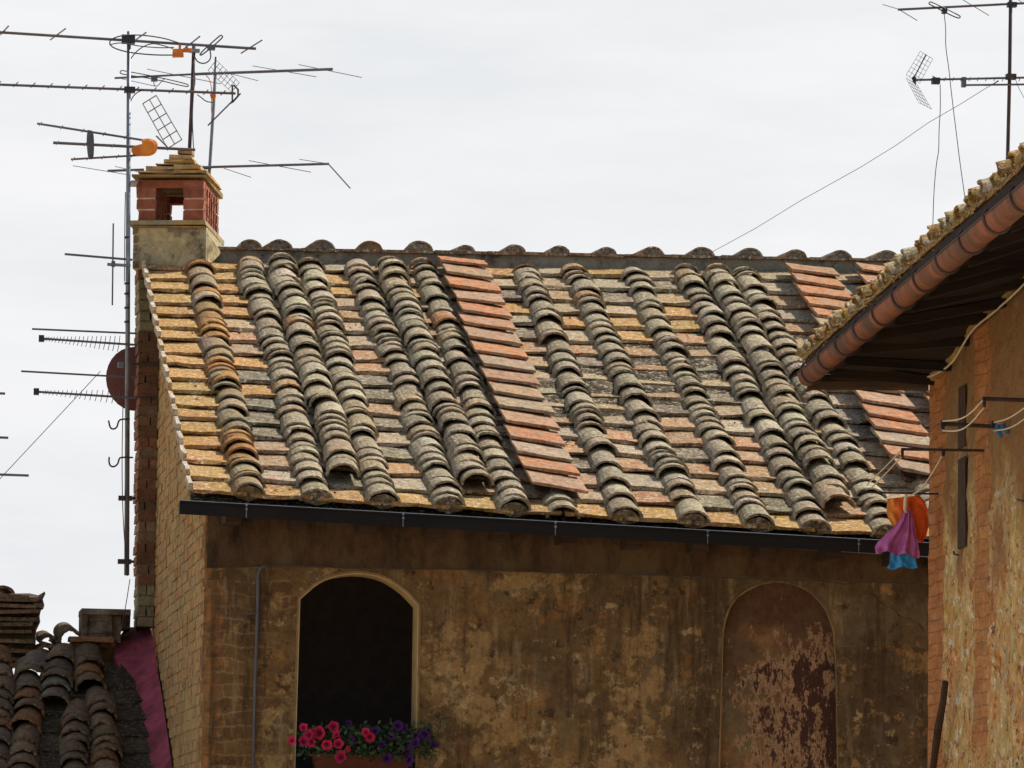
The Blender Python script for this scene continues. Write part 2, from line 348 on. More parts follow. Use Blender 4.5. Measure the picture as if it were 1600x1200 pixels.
def tri_prism(mb, loops, thick, toP, c=None):
    """polygon with holes (2D loops) -> slab; toP(u,v,d) maps to 3D"""
    vl = [[Vector((u, v, 0)) for u, v in lp] for lp in loops]
    tris = tessellate_polygon(vl); flat = [p for lp in loops for p in lp]; n = len(flat)
    vs = [toP(u, v, 0) for u, v in flat] + [toP(u, v, thick) for u, v in flat]
    fs = []
    for a, b, c_ in tris:
        pa, pb, pc = flat[a], flat[b], flat[c_]
        if (pb[0]-pa[0])*(pc[1]-pa[1]) - (pb[1]-pa[1])*(pc[0]-pa[0]) < 0: b, c_ = c_, b
        fs.append((a, b, c_)); fs.append((c_+n, b+n, a+n))
    k = 0
    for lp in loops:
        L = len(lp)
        for i in range(L): a, b = k+i, k+(i+1) % L; fs.append((a, a+n, b+n, b))
        k += L
    mb.add(vs, fs, c)
def smooth_poly(pts, it=2):
    for _ in range(it):
        q = [pts[0]]
        for a, b in zip(pts, pts[1:]):
            q += [(a[0]*.75+b[0]*.25, a[1]*.75+b[1]*.25), (a[0]*.25+b[0]*.75, a[1]*.25+b[1]*.75)]
        pts = q+[pts[-1]]
    return pts
def pl(pts, Y=0): return [(U(x, y, Y).x, U(x, y, Y).z) for x, y in pts]
winP = [(460,1206)] + [(468,940)] + smooth_poly([(468,936),(500,908),(530,898),(562,895),(598,901),(630,920),(654,946)], 1) + [(650,1206)]
nicP = [(1122,1262),(1130,990)] + smooth_poly([(1130,985),(1138,950),(1160,925),(1190,911),(1222,908),(1258,918),(1288,945),(1303,985)], 2) + [(1306,1040),(1311,1262)]
zc = lambda x: ze(x)-.05
top = [(XR, zc(XR)+.0), (XW, zc(XW))]
fac = MB()
tri_prism(fac, [[(XW,0),(XR,0)]+top, pl(winP), pl(nicP)], .30, lambda u, v, d: Vector((u, d, v)))
facade = fac.build('facade_wall', M_FACADE, house)
facade['label'] = 'shaded mottled brown plaster front with bare brick patches'
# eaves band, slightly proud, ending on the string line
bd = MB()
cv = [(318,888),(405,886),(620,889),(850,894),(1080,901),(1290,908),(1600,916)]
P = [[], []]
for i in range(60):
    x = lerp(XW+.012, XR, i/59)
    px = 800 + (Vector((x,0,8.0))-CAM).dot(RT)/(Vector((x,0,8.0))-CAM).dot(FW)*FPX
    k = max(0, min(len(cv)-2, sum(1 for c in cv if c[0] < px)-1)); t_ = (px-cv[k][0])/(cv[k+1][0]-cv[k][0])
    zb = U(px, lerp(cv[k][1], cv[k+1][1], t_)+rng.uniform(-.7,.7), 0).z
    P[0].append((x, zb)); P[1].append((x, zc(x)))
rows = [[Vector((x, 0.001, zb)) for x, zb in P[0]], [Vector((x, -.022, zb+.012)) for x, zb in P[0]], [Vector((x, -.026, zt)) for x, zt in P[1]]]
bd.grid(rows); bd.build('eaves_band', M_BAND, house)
# niche back, with its own peeling face
nb = MB(); q = pl(nicP); xs = [p[0] for p in q]
nb.add([(min(xs)-.1,.055,q[0][1]-.1),(max(xs)+.1,.055,q[0][1]-.1),(max(xs)+.1,.055,max(p[1] for p in q)+.1),(min(xs)-.1,.055,max(p[1] for p in q)+.1)], [(0,1,2,3)])
NICO = (min(xs), q[0][1])
b = MB(); b.tube([Vector((x, -.006, z)) for x, z in off(q, .012)] if False else [Vector((x, .002, z)) for x, z in q], [rng.uniform(.001,.009) for _ in q], 6, (.4,.3,.2)); b.build('arch_edge', M_TRIM, house)
nbo = nb.build('blocked_arch', M_NICHE, house); nbo['label'] = 'blocked arched niche with peeling reddish plaster'
# window: reveal, painted band round it, dark room
win = MB(); wq = pl(winP)
cx = sum(p[0] for p in wq)/len(wq); cz = sum(p[1] for p in wq)/len(wq)
def off(q, d):
    o = []
    for i, p in enumerate(q):
        a, b = q[max(i-1, 0)], q[min(i+1, len(q)-1)]; t_ = Vector((b[0]-a[0], b[1]-a[1])).normalized(); o.append((p[0]-t_.y*d, p[1]+t_.x*d))
    return o
outer = off(wq, .015)
win.grid([[Vector((x, -.006, z)) for x, z in wq], [Vector((x, -.006, z)) for x, z in outer], [Vector((x, .003, z)) for x, z in outer]])
wino = win.build('window_surround', M_TRIM, house)
rv = MB(); inn = off(wq, -.004)
rv.grid([[Vector((x, -.006, z)) for x, z in wq], [Vector((x, -.006, z)) for x, z in inn], [Vector((x, .30, z)) for x, z in inn]])
rv.build('window_reveal', M_JAMB, wino)
rm = MB(); x0, x1, z0, z1 = XW+.30, cx+1.4, wq[0][1]-.9, max(p[1] for p in wq)+.15
for a, b in (((x0,.3,z0),(x1,3,z0-.05)), ((x0,.3,z1),(x1,3,z1+.05)), ((x0-.05,.3,z0),(x0,3,z1)), ((x1,.3,z0),(x1+.05,3,z1)), ((x0,3,z0),(x1,3.05,z1))):
    rm.box(tuple(min(p, q_) for p, q_ in zip(a, b)), tuple(max(p, q_) for p, q_ in zip(a, b)))
rm.build('room', M_DARK, wino)
sill = MB(); sill.box((wq[0][0]-.05, -.16, wq[0][1]-.06), (wq[-1][0]+.05, .30, wq[0][1]-.004), j=.003); sill.build('window_sill', M_MORTAR, house)

# gable wall of individual bricks, roof line on top
def brickwall(mb, O, eu, n, W, H, bl=.25, bh=.058, jt=.013, cols=None, cut=None, dep=.10, rough=.005, low=None):
    ev = Vector((0,0,1)); nrow = int(H/(bh+jt))
    for r_ in range(nrow):
        v = r_*(bh+jt); u = -(r_ % 2)*bl/2 + rng.uniform(-.02, .02)
        while u < W:
            L = bl*rng.uniform(.8, 1.12)
            if rng.random() < .2: L *= .5
            a, b = max(0, u), min(W, u+L)
            if b-a > .03:
                um = (a+b)/2
                if (cut is None or v+bh < cut(um)) and (low is None or v > low(um)):
                    c = jit(rng.choice(cols), .13, .05); dd = rng.uniform(-rough, rough)
                    ps = []
                    for k in (0,1):
                        for uu, ww in ((a+jt*.4, 0), (b-jt*.4, 0), (b-jt*.4, -1), (a+jt*.4, -1)):
                            ps.append(O + eu*(uu+rng.uniform(-.003,.003)) + ev*(v+(bh if k else 0)+rng.uniform(-.004,.004)) + n*(dd+rng.uniform(-.004,.004) if ww == 0 else -dep))
                    mb.box8(ps, c)
            u += L
gb = MB()
ztopg = lambda y: lerp(ze(XW), zr(XW), (y-YE)/(YR-YE)) - .055
eu = Vector((0,-1,0)); nO = Vector((-1,0,0))
GB0 = Vector((XW, 5.6, 6.2))
ocr = [(.37,.235,.09),(.34,.205,.08),(.39,.22,.085),(.33,.195,.08),(.37,.245,.10),(.38,.18,.07),(.33,.235,.10)]
brickwall(gb, GB0, eu, nO, 5.6, 5.0, cols=ocr, cut=lambda u: ztopg(5.6-u)-6.2, rough=.004)
mo = (.33,.225,.10)
gb.add([(XW+.004,0.005,0),(XW+.004,5.72,0),(XW+.004,5.72,ztopg(5.4)),(XW+.004,5.4,ztopg(5.4)),(XW+.004,0.005,ztopg(0))], [(4,3,2,1,0)], mo)
gbo = gb.build('gable_wall', M_BRICK, house); gbo['label'] = 'lighter brick gable side wall seen edge-on'
ow = MB(); ow.box((XR-.05,.31,0),(XR,5.7,8.3)); ow.box((XW+.02,5.62,0),(XR,5.72,zr(4.5)-.1)); ow.build('rear_wall', M_BRICK, house)

# ---- roof
roof_m = MB()
DW = (.05,.035,.02)
b0 = [S(XL+.02,-.0,-.055),S(XR,0,-.055),S(XR,SL,-.055),S(XL+.02,SL,-.055)]; t0_ = [S(XL+.02,-.0,-.02),S(XR,0,-.02),S(XR,SL,-.02),S(XL+.02,SL,-.02)]
roof_m.box8(b0+t0_, DW)
# rear slope
roof_m.box8([Vector((XL,YR,zr(XL)-.1)),Vector((XR,YR,zr(XR)-.1)),Vector((XR,5.85,10.36)),Vector((XL,5.85,10.36)),Vector((XL,YR,zr(XL)+.05)),Vector((XR,YR,zr(XR)+.05)),Vector((XR,5.85,10.42)),Vector((XL,5.85,10.42))], (.3,.16,.08))
roof = roof_m.build('roof', M_BED_DIRT, house)

def plate(mb, x0, x1, s0, s1, h0, h1, th, c, nx=4, rag=.006, tilt=0, skew=0):
    """flat tile on the slope: lower edge at s0 raised h0, upper edge at s1 at h1"""
    vs = []; ns = 3
    for k in range(2):
        for j in range(ns+1):
            for i in range(nx+1):
                x = lerp(x0, x1, i/nx); s = lerp(s0, s1, j/ns); h = lerp(h0, h1, j/ns)
                x += rng.uniform(-.003,.003)
                if j == 0: s += rng.uniform(-rag, rag)
                s += skew*(i/nx-.5); h += tilt*(i/nx-.5) + (th if k else 0) + rng.uniform(-.0025,.0025)
                vs.append(S(x, s, h))
    W = nx+1; B = W*(ns+1); fs = []
    for j in range(ns):
        for i in range(nx):
            a = j*W+i; fs.append((a+B, a+1+B, a+W+1+B, a+W+B)); fs.append((a, a+W, a+W+1, a+1))
    for i in range(nx): fs.append((i, i+1, i+1+B, i+B)); a = ns*W+i; fs.append((a+1, a, a+B, a+1+B))
    for j in range(ns): a = j*W; fs.append((a+W, a, a+B, a+W+B)); a = j*W+nx; fs.append((a, a+W, a+W+B, a+B))
    mb.add(vs, fs, c)
# cover-tile columns: (px at eaves, px at ridge, kind, start s, end s)
cols = [(388,303,'warm',0,SL-.02),(497,387,'g',0,SL-.02),(545,432,'g3',.36,SL-.0),(598,480,'g',0,SL-.02),(705,555,'g',0,SL-.02),(752,603,'g3',.36,SL-.0),(805,655,'g',0,SL-.02),
        (880,716,'red',.28,SL-.02),(975,815,'g',0,SL-.05),(1083,890,'g',0,SL-.02),(1185,980,'g',0,SL-.05),(1275,1065,'g',0,SL-.02),(1325,1112,'g3',.34,SL-.0),(1390,1155,'g',0,SL-.05),
        (1488,1258,'red',1.05,SL-.05),(1600,1368,'red',.5,SL-.02),(1700,1450,'g',0,SL)]
singles = [c for c in cols if c[2] != 'g3']
bounds = [(XL, XL)] + [(xe(c[0]), xr(c[1])) for c in singles] + [(XR, XR)]
NROW = 18; EXP = SL/NROW
beds = {}
for i in range(len(bounds)-1):
    (a0, a1), (c0, c1) = bounds[i], bounds[i+1]
    kind = 'lich' if i == 0 else None; mb = MB()
    for k in range(NROW):
        sl0 = k*EXP + (rng.uniform(-.035,.035) if k else 0); v = sl0/SL
        x0 = lerp(a0, a1, v)+(.0 if i == 0 else .012); x1 = lerp(c0, c1, v)-.012
        if i == 0: mk = 'lich'
        elif k == 0: mk = 'lich'
        elif i == 1: mk = 'lich' if (k > 12 or rng.random() < .25) else ('dirt' if 3 < k < 10 else 'bed')
        else: mk = rng.choice(['bed','bed','bed','dirt','bed','bed'] if k < 11 else ['bed','bed','bed','lich','bed','dirt'])
        c = {'lich': (.47,.27,.11), 'bed': rng.choice([(.44,.28,.15),(.44,.32,.19),(.46,.25,.12),(.45,.36,.24)]), 'dirt': (.26,.21,.14)}[mk]
        c = jit(c, .15, .06)
        mb.mi = ('lich','bed','dirt').index(mk); e = min(SL, sl0+.42)
        plate(mb, x0, x1, sl0, e, .036, -.002, .024, c, rag=.016, skew=rng.uniform(-.03,.03), tilt=rng.uniform(-.016,.016))
        for side in ((0,) if i == 0 else ()):  # flanges of the verge tiles, paled in colour for sky light
            fx = x0-.004
            plate(mb, fx, fx+.028, sl0, min(SL, sl0+EXP+.02), .052, .004, .050, mixc(c, (.60,.57,.50), .8), nx=1, rag=.006)
    o = mb.build('pan_tile_row', [M_BED_LICH, M_BED, M_BED_DIRT], roof)
    if i == 0: o['label'] = 'verge row of pan tiles covered in yellow lichen'
def coppo(mb, P, t, s, n, L, ra, rb, c, thick=.016, na=10, nl=4, hf=.82, tilt=0.0, rag=.006, full=1.0):
    """barrel tile; P lower end centre, t up-slope, s sideways, n normal"""
    t2 = (t*math.cos(tilt)-n*math.sin(tilt)); n2 = (n*math.cos(tilt)+t*math.sin(tilt))
    ra *= rng.uniform(.93, 1.08); jag = [rng.uniform(-rag, rag) for _ in range(na+1)]
    if rng.random() < .18:
        k = rng.randrange(1, na); jag[k] += .022; jag[k-1] += .012
    out, inn = [], []
    sag = rng.uniform(-.05, .05)
    for j in range(nl+1):
        l = j/nl
        for i in range(na+1):
            a = math.pi*(i/na); r_ = lerp(ra, rb, l)
            ll = l*L + (jag[i] if j == 0 else 0); w_ = 1+rng.uniform(-.012,.012)
            base = P + t2*ll
            out.append(base + s*(math.cos(a)*r_*w_*full) + n2*(math.sin(a)*r_*hf*w_*(1+sag*math.cos(a))))
            q = r_-thick*rng.uniform(.85, 1.25)
            inn.append(base + s*(math.cos(a)*q*full) + n2*(math.sin(a)*q*hf*(1+sag*math.cos(a))))
    W = na+1; B = len(out); fs = []
    for j in range(nl):
        for i in range(na):
            a = j*W+i; fs.append((a, a+1, a+W+1, a+W)[::-1]); fs.append((a+B, a+W+B, a+W+1+B, a+1+B)[::-1])
        a = j*W; fs.append((a, a+W, a+W+B, a+B)[::-1]); a = j*W+na; fs.append((a, a+B, a+W+B, a+W)[::-1])
    for i in range(na): fs.append((i, i+B, i+1+B, i+1)[::-1]); a = nl*W+i; fs.append((a, a+1, a+1+B, a+B)[::-1])
    mb.add(out+inn, fs, c)
TD = (S(4.5, 1)-S(4.5, 0)).normalized(); SD = Vector((1,0,0))
greys = [(.37,.29,.18),(.41,.33,.205),(.31,.245,.15),(.37,.26,.15),(.29,.22,.135),(.45,.37,.245)]
warms = [(.42,.19,.07),(.37,.20,.085),(.30,.24,.16),(.45,.24,.09),(.33,.22,.12)]
for ci, (pe, pr, kind, s0, s1) in enumerate(cols):
    s1 -= {'red': .12, 'g3': .30}.get(kind, .15)
    mb = MB(); a, b = xe(pe), xr(pr)
    if kind == 'red':
        ss = s0; k = 0; n_ = 0
        step = (s1-s0)/17
        while ss < s1-.1:
            x = lerp(a, b, ss/SL); w_ = .352+rng.uniform(-.02,.02); e = min(ss+.42, s1+.02)
            x += rng.uniform(-.012,.012)
            c = jit(rng.choice([(.46,.24,.13),(.44,.27,.16),(.50,.22,.10),(.40,.29,.19)]), .1, .04)
            plate(mb, x-w_/2, x+w_/2, ss, e, .130, .090, .020, c, nx=5, rag=.005, tilt=-.035+rng.uniform(-.012,.012), skew=rng.uniform(-.03,.01))
            ss += step*rng.uniform(.9, 1.1)
        # the bedding under them
        for k in range(17):
            sa = s0+.06+k*(s1-s0-.06)/17; sb = s0+.06+(k+1)*(s1-s0-.06)/17; x = lerp(a, b, sa/SL); x2 = lerp(a, b, sb/SL)
            mb.box8([S(x-.10,sa,0),S(x+.10,sa,0),S(x2+.10,sb,0),S(x2-.10,sb,0),S(x-.13,sa,.088),S(x+.13,sa,.06),S(x2+.13,sb,.06),S(x2-.13,sb,.088)], (.10,.07,.045))
        o = mb.build('cover_tile_row', M_RED, roof); o['label'] = 'raised run of flat reddish tiles'
        if s0 > .25:   # barrel tiles below the end of the run
            mb = MB(); ss = 0.0
            while ss < s0-.02:
                x = lerp(a, b, ss/SL)
                coppo(mb, S(x, ss, .02), TD, SD, NR, .40, .105, .085, jit(rng.choice(greys), .12), tilt=.05); ss += .17
            mb.build('cover_tile_row', M_COPPO, roof)
        continue
    base = .05 if kind == 'g3' else .0
    ss = s0; lat = 0
    dx = rng.uniform(-.01,.01); first = True
    while ss < s1-.05:
        x = lerp(a, b, ss/SL)
        lat = lat*.7 + rng.uniform(-.014,.014)
        ex = rng.choice([.11,.14,.16,.19,.21,.24,.28,.35]) * rng.uniform(.9,1.1)
        L = min(.44, s1+.04-ss)
        yaw = rng.uniform(-.06,.06); t_ = (TD + SD*((b-a)/SL+yaw)).normalized(); s_ = (SD - t_*SD.dot(t_)).normalized()
        c = rng.choice(warms if (kind == 'warm' and rng.random() < .72) or rng.random() < .035 else greys)
        v = ss/SL; c = jit(c, .16, .05)
        if v > .9 and rng.random() < .3: c = jit(rng.choice(warms), .1)
        coppo(mb, S(x+lat, ss, base+.040+rng.uniform(-.006,.012)), t_, s_, NR, L, .107, .088, c, thick=.016, tilt=.03+.012/ex*rng.uniform(.6,1.3), nl=4, rag=.009, hf=rng.uniform(.70,.86))
        if first and kind in ('g', 'warm'):    # mortar plug in the eaves end
            pv = [S(x+lat, ss+.02, .0)]; c_ = (.17,.13,.075)
            pv += [S(x+lat+math.cos(q_)*.09, ss+.012+rng.uniform(-.01,.01), .03+math.sin(q_)*.075) for q_ in [math.pi*i/8 for i in range(9)]]
            mb.add(pv, [(0, i+2, i+1)[::-1] for i in range(8)], c_)
        first = False
        ss += ex
    o = mb.build('cover_tile_row', M_COPPO_WARM if kind == 'warm' else M_COPPO, roof)
    if kind == 'warm': o['label'] = 'row of barrel tiles stained orange by lichen'
    if kind == 'g3': o['label'] = 'extra barrel tile row laid between two others with open lower end'
# dirt, moss and grit lumps on the pan tiles
dm = MB()
for _ in range(4200):
    s_ = abs(rng.gauss(0, 1))*2.4
    if s_ > SL-.2: continue
    x = rng.uniform(2.45, 7.4)
    if mnoise.noise(Vector((x*2.3, s_*1.6, 0))) < .12+.12*(x > 3.2): continue
    r_ = rng.uniform(.004, .014); p = S(x, s_, .046); c = jit(rng.choice([(.13,.09,.035),(.09,.06,.03),(.42,.34,.22),(.20,.14,.06)]), .2)
    vs = [p+Vector((rng.uniform(-r_,r_), rng.uniform(-r_,r_), rng.uniform(-r_,r_)*.8)) for _ in range(5)]
    dm.add(vs, [(0,1,2),(0,2,3),(0,3,4),(1,2,3),(1,3,4),(0,1,4)], c)
tag(dm.build('moss_and_grit', M_MORTAR, roof), 'moss clumps and grit lying on the pan tiles', kind='stuff')
# ---- ridge: mortar upstand, thin tile course, barrel ends
xrL = U(318,388,YR).x; xrR = XR
rd = MB(); n_ = 90
def ridz(px): return lerp(388, 407, (px-330)/(1410-330))
rowsr = []
for yy, dz in ((YR-.02, -.1), (YR-.015, 0), (YR+.3, 0), (YR+.3, -.2)):
    rr = []
    for i in range(n_):
        x = lerp(xrL, xrR, i/(n_-1)); z = lerp(U(330,391,YR).z, U(1410,410,YR).z, (x-U(330,391,YR).x)/(U(1410,410,YR).x-U(330,391,YR).x))
        rr.append(Vector((x, yy+rng.uniform(-.006,.006), (z if dz == 0 else (zr(x)-.02 if yy < YR else z-.3)))))
    rowsr.append(rr)
rd.grid(rowsr, (.20,.18,.145))
def zrt(x): return lerp(U(330,391,YR).z, U(1410,410,YR).z, (x-U(330,391,YR).x)/(U(1410,410,YR).x-U(330,391,YR).x))
rdo = rd.build('ridge_upstand', M_MORTAR, house); rdo['label'] = 'grey mortar band under the ridge tiles'
rc = MB(); x = xrL-.02
while x < xrR:
    L = rng.uniform(.28, .42); rc.box((x, YR-.055+rng.uniform(-.008,.008), zrt(x)+rng.uniform(0,.004)), (x+L-.004, YR+.3, zrt(x)+.022), jit(rng.choice([(.22,.13,.08),(.20,.16,.11),(.26,.14,.08)])), j=.003); x += L
rco = rc.build('ridge_course', M_BED, house)
for px in (390,437,503,578,655,727,803,873,947,1019,1097,1172,1243,1313,1385,1458,1530):
    rb_ = MB(); p = U(px, 397, YR); x = p.x
    t_ = Vector((rng.uniform(-.05,.06)-.09, 1, .02)).normalized(); s_ = Vector((1,0,0)); s_ = (s_-t_*s_.dot(t_)).normalized(); n__ = s_.cross(t_)
    c = jit(rng.choice([(.36,.20,.10),(.28,.22,.15),(.33,.18,.08)]), .12)
    P0 = Vector((x, YR-.03+rng.uniform(-.02,.02), zrt(x)+.012)); rad = rng.uniform(.080,.100)
    coppo(rb_, P0, t_, s_, n__, .42, rad, rad*.85, c, na=12, hf=.78, rag=.008)
    pv = [P0+t_*.02] + [P0+t_*.015+s_*(math.cos(a)*(rad-.01))+n__*(math.sin(a)*(rad-.012)*.78) for a in [math.pi*i/10 for i in range(11)]]
    rb_.add(pv, [(0, i+2, i+1)[::-1] for i in range(10)], (.24,.22,.18))
    rb_.build('ridge_tile', M_COPPO if px > 600 else M_COPPO_WARM, rdo)
# ---- eaves: rafters, fascia
rf = MB(); x = XW+.1
while x < XR:
    rf = MB(); rf.box((x, -.36, zc(x)-.075), (x+.10, .0-.03, zc(x)-.0), j=.004); x += .42
    rf.build('rafter_tail', M_WOOD, house)
sf = MB(); sf.grid([[Vector((lerp(XL+.05,XR,i/20), YE+.03, ze(lerp(XL+.05,XR,i/20))-.052)) for i in range(21)], [Vector((lerp(XL+.05,XR,i/20), -.02, ze(lerp(XL+.05,XR,i/20))+.10)) for i in range(21)]])
sf.build('soffit_boards', M_WOOD, house)
# ---- gutter (square section, open on top)
YG = YE-.10
gt = MB(); A = U(281,783,YG-.0); B = U(1460,850,YG)
B = A + (B-A)*1.45; gx = (B-A).normalized()
sec = [(0.105,.0),(.105,-.072),(.0,-.080),(0,0),(-.010,.004),(-.010,-.006),(-.002,-.006)]
sec2 = [(0.103,.0),(.103,-.069),(.003,-.077),(.003,-.002)]
def sweep(mb, A, B, sec, n=40, wob=.0015, c=None):
    rows = []
    for y, z in sec: rows.append([A+(B-A)*(i/n)+Vector((0, y, z)) for i in range(n+1)])
    mb.grid(rows, c)
sweep(gt, A, B, sec); sweep(gt, A, B, sec2[::-1])
gt.add([A+Vector((0,y,z)) for y, z in sec[:4]], [(0,1,2,3)])
guto = gt.build('gutter', M_GUT, house)
b = MB(); b.tube([A+Vector((0,-.006,.004)), B+Vector((0,-.006,.004))], .0032, 6); b.build('gutter_rim', M_STEEL, guto)  # lighter metal line added along the lip as its sunlit highlight
for px in (385,630,868,1106,1342):
    h = MB(); t_ = (U(px,800,YG).x-A.x)/(B.x-A.x); p = A+(B-A)*t_
    h.box((p.x-.007,p.y-.013,p.z-.006),(p.x+.007,p.y+.10,p.z+.005)); h.box((p.x-.007,p.y-.013,p.z-.032),(p.x+.007,p.y-.001,p.z-.022), (.6,.6,.6))
    h.box((p.x-.002,p.y-.003,p.z-.080),(p.x+.002,p.y,p.z))
    h.build('gutter_bracket', M_STEEL, guto)
# ---- conduit and cable on the front
cb = MB(); cb.tube([U(395,1230,-.02),U(398,1080,-.02),U(402,960,-.02),U(403,900,-.025),U(406,888,-.035),U(415,883,-.04)], .0105, 8)
cb.tube([U(386,960,-.02),U(404,957,-.033)], .004); 
cb.build('conduit', M_PIPE, house, smooth=True)
cb = MB(); cb.tube([U(x,y,-.034) for x,y in ((412,883),(470,884),(540,888),(620,890),(700,889),(790,892),(870,895),(950,896),(1040,899),(1075,904),(1090,905),(1110,902),(1180,905),(1290,908),(1320,913),(1350,909),(1460,914))], .0035)
cb.build('wall_cable', M_WIRE, house)

# ------------------------------------------------------------------ brick stack on the gable, chimney
YS = 5.25
stk = thing('flue_stack', U(222,960,YS), 'narrow exposed brick flue stack rising against the far end of the gable', 'flue')
sb = MB(); a = U(207,974,YS); b = U(243,974,YS); ztop = U(220,398,YS).z
zz = a.z-.02; i = 0
cs = [(.20,.085,.045),(.17,.075,.04),(.23,.11,.06),(.14,.07,.04),(.22,.13,.075)]
while zz < ztop:
    hpx = (ztop-zz)/(ztop-a.z); hh = .062
    xl = lerp(a.x, a.x+.035, hpx) + rng.uniform(-.006,.008); x2 = XW-.004
    if .12 < (zz-a.z)/(ztop-a.z) and .18 < (ztop-zz) < .62 or zz < a.z+.22:
        cc = jit((.22,.19,.11), .1)
    else: cc = jit(rng.choice(cs), .15)
    sp = rng.uniform(.35,.65) if i % 2 else 0
    if sp:
        xm = lerp(xl, x2, sp); sb.box((xl,YS,zz),(xm-.004,YS+.5,zz+hh), cc, j=.004); sb.box((xm+.004,YS+.002,zz),(x2,YS+.5,zz+hh), jit(cc,.12), j=.003)
    else: sb.box((xl,YS,zz),(x2,YS+.5,zz+hh), cc, j=.004)
    sb.box((a.x+.04,YS+.012,zz+hh-.004),(x2,YS+.49,zz+.078), (.20,.15,.09)); zz += .076; i += 1
sb.build('shaft', M_STACK, stk)
ir = MB(); p = U(205,569,YS-.01); q = U(252,567,YS-.01); ir.box((p.x,YS-.03,p.z-.008),(q.x,YS-.012,p.z+.008)); 
p = U(205,621,YS-.01); ir.box((p.x,YS-.03,p.z-.004),(q.x-.03,YS-.012,p.z+.006)); ir.build('iron_strap_or_groove', M_RUSTM, stk)

PH = R(10)
cex = Vector((math.cos(PH), -math.sin(PH), 0)); cey = Vector((math.sin(PH), math.cos(PH), 0)); cez = Vector((0,0,1))
CO = U(212,400,YS-.06)
def cu(px, py):
    p = UPL(px, py, CO, cey); return (p-CO).dot(cex), p.z
chim = thing('chimney', CO, 'square brick chimney with open lantern and stepped lichened cap on the ridge end', 'chimney')
def cbox(mb, x0, y0, x1, y1, d0, d1, c, j=.004):
    u0_, z1_ = cu(x0, y0); u1_, z0_ = cu(x1, y1)
    mb.obox(CO+cex*u0_+cey*d0+cez*(z0_-CO.z), (cex, cey, cez), (u1_-u0_, d1-d0, z1_-z0_), c, j)
c1 = MB(); cbox(c1, 209,354,321,420, 0,1.05, (.46,.37,.19))
for k in range(5):
    y = 356+k*13; cbox(c1, 207.5+rng.uniform(-1,1), y, 213+rng.uniform(0,6), y+10, -.008, .3, (.20,.14,.08))
for _ in range(5):
    x = rng.uniform(225,300); y = rng.uniform(356,366); cbox(c1, x, y, x+rng.uniform(10,20), y+5, -.006, .1, (.26,.16,.09))
# mortar skirt spreading to the roof
u_, z_ = cu(318,385); pA = CO+cex*u_; pts = [S(xr(318),SL-.02,.0), S(xr(345),SL-.02,.0)]
c1.add([CO+cex*cu(300,360)[0]+cez*(cu(300,360)[1]-CO.z), CO+cex*cu(321,358)[0]+cez*(cu(321,358)[1]-CO.z), CO+cex*cu(321,358)[0]+cez*(cu(321,358)[1]-CO.z)+cey*.5, S(xr(268),SL-.35,.03), S(xr(322),SL-.22,.04), S(xr(345),SL-.02,.09)],
       [(0,3,4,1),(1,4,5,2),(0,1,2)], (.44,.35,.18))
c1.build('base', M_MORTAR, chim)
c2 = MB()
cbox(c2, 203,345,322,353, -.05,1.22, (.26,.23,.15), .006); cbox(c2, 207,353,320,357, -.02,1.15, (.22,.17,.10))
c2.build('ledge', M_LICHEN, chim)
c3 = MB()
redb = [(.29,.095,.055),(.24,.08,.05),(.33,.13,.075)]
for (xa, xb) in ((213.5,243),(286.5,318)):
    for d0, d1 in ((0,.13),(.92,1.05)):
        for k, (ya, yb) in enumerate(((283,292),(294,309),(311.5,326),(328.5,343.5))):
            cbox(c3, xa+(3 if xa < 220 and k == 3 else 0), ya, xb, yb, d0, d1, jit(rng.choice(redb), .12), .003)
            cbox(c3, xa+1.5, yb-.4, xb-1, yb+3.4, d0+.004, d1-.004, (.60,.42,.30), .001)
# lintel course and side pillars
cbox(c3, 213,281,318,293.5, .002,.13, (.27,.08,.045)); cbox(c3, 214,281,318,294, .93,1.04, (.27,.08,.045))
ua, z_hi = cu(313,283); ub, z_lo = cu(318,344)
for side_u in (cu(318,300)[0]-.125, cu(213.5,300)[0]):
    for k in range(5):
        d = .19+k*.155
        for m_ in range(4):
            z = z_lo+m_*.072
            c3.obox(CO+cex*side_u+cey*d+cez*(z-CO.z), (cex,cey,cez), (.12,.062,.064), jit(rng.choice(redb), .1), .003)
            c3.obox(CO+cex*(side_u+.004)+cey*(d+.003)+cez*(z+.062-CO.z), (cex,cey,cez), (.11,.056,.012), (.36,.22,.15), .001)
    if side_u > .2: c3.obox(CO+cex*side_u+cey*.13+cez*(z_hi-.02-CO.z), (cex,cey,cez), (.12,.8,.03), (.3,.1,.05), .002)
c3.build('lantern', M_CHIM, chim)
c4 = MB(); c5 = MB()
cbox(c4, 206,273,323,279, -.07,1.20, (.20,.15,.08), .008)
lay = [(214,264,322,273),(226,255,312,265),(239,250,304,256),(250,240,297,250),(256,231,291,241),(267,218,290,232)]
for k, (xa, ya, xb, yb) in enumerate(lay):
    d0 = .05+k*.075; d1 = 1.05-k*.085
    cbox(c5, xa+5, yb-4.2, xb-5, yb+.8, d0+.04, max(d0+.12,d1-.045), (.07,.045,.02), .003)  # dark insets put shade under each cap course
    uw = cu(xb,yb)[0]-cu(xa,yb)[0]; nb_ = max(1, int(uw/.17))
    for q in range(nb_):
        x0 = lerp(xa, xb, q/nb_)+(.4 if q else 0); x1 = lerp(xa, xb, (q+1)/nb_)
        cbox(c4, x0, ya+rng.uniform(-.2,.8), x1, yb-3.4, d0+rng.uniform(-.012,.012), max(d0+.15, d1), jit(rng.choice([(.40,.24,.08),(.33,.20,.08),(.44,.32,.17),(.30,.21,.12)]), .15), .008)
cap_ = c4.build('stepped_cap', M_LICHEN, chim); c5.build('cap_gap_shade', M_WOOD, cap_)

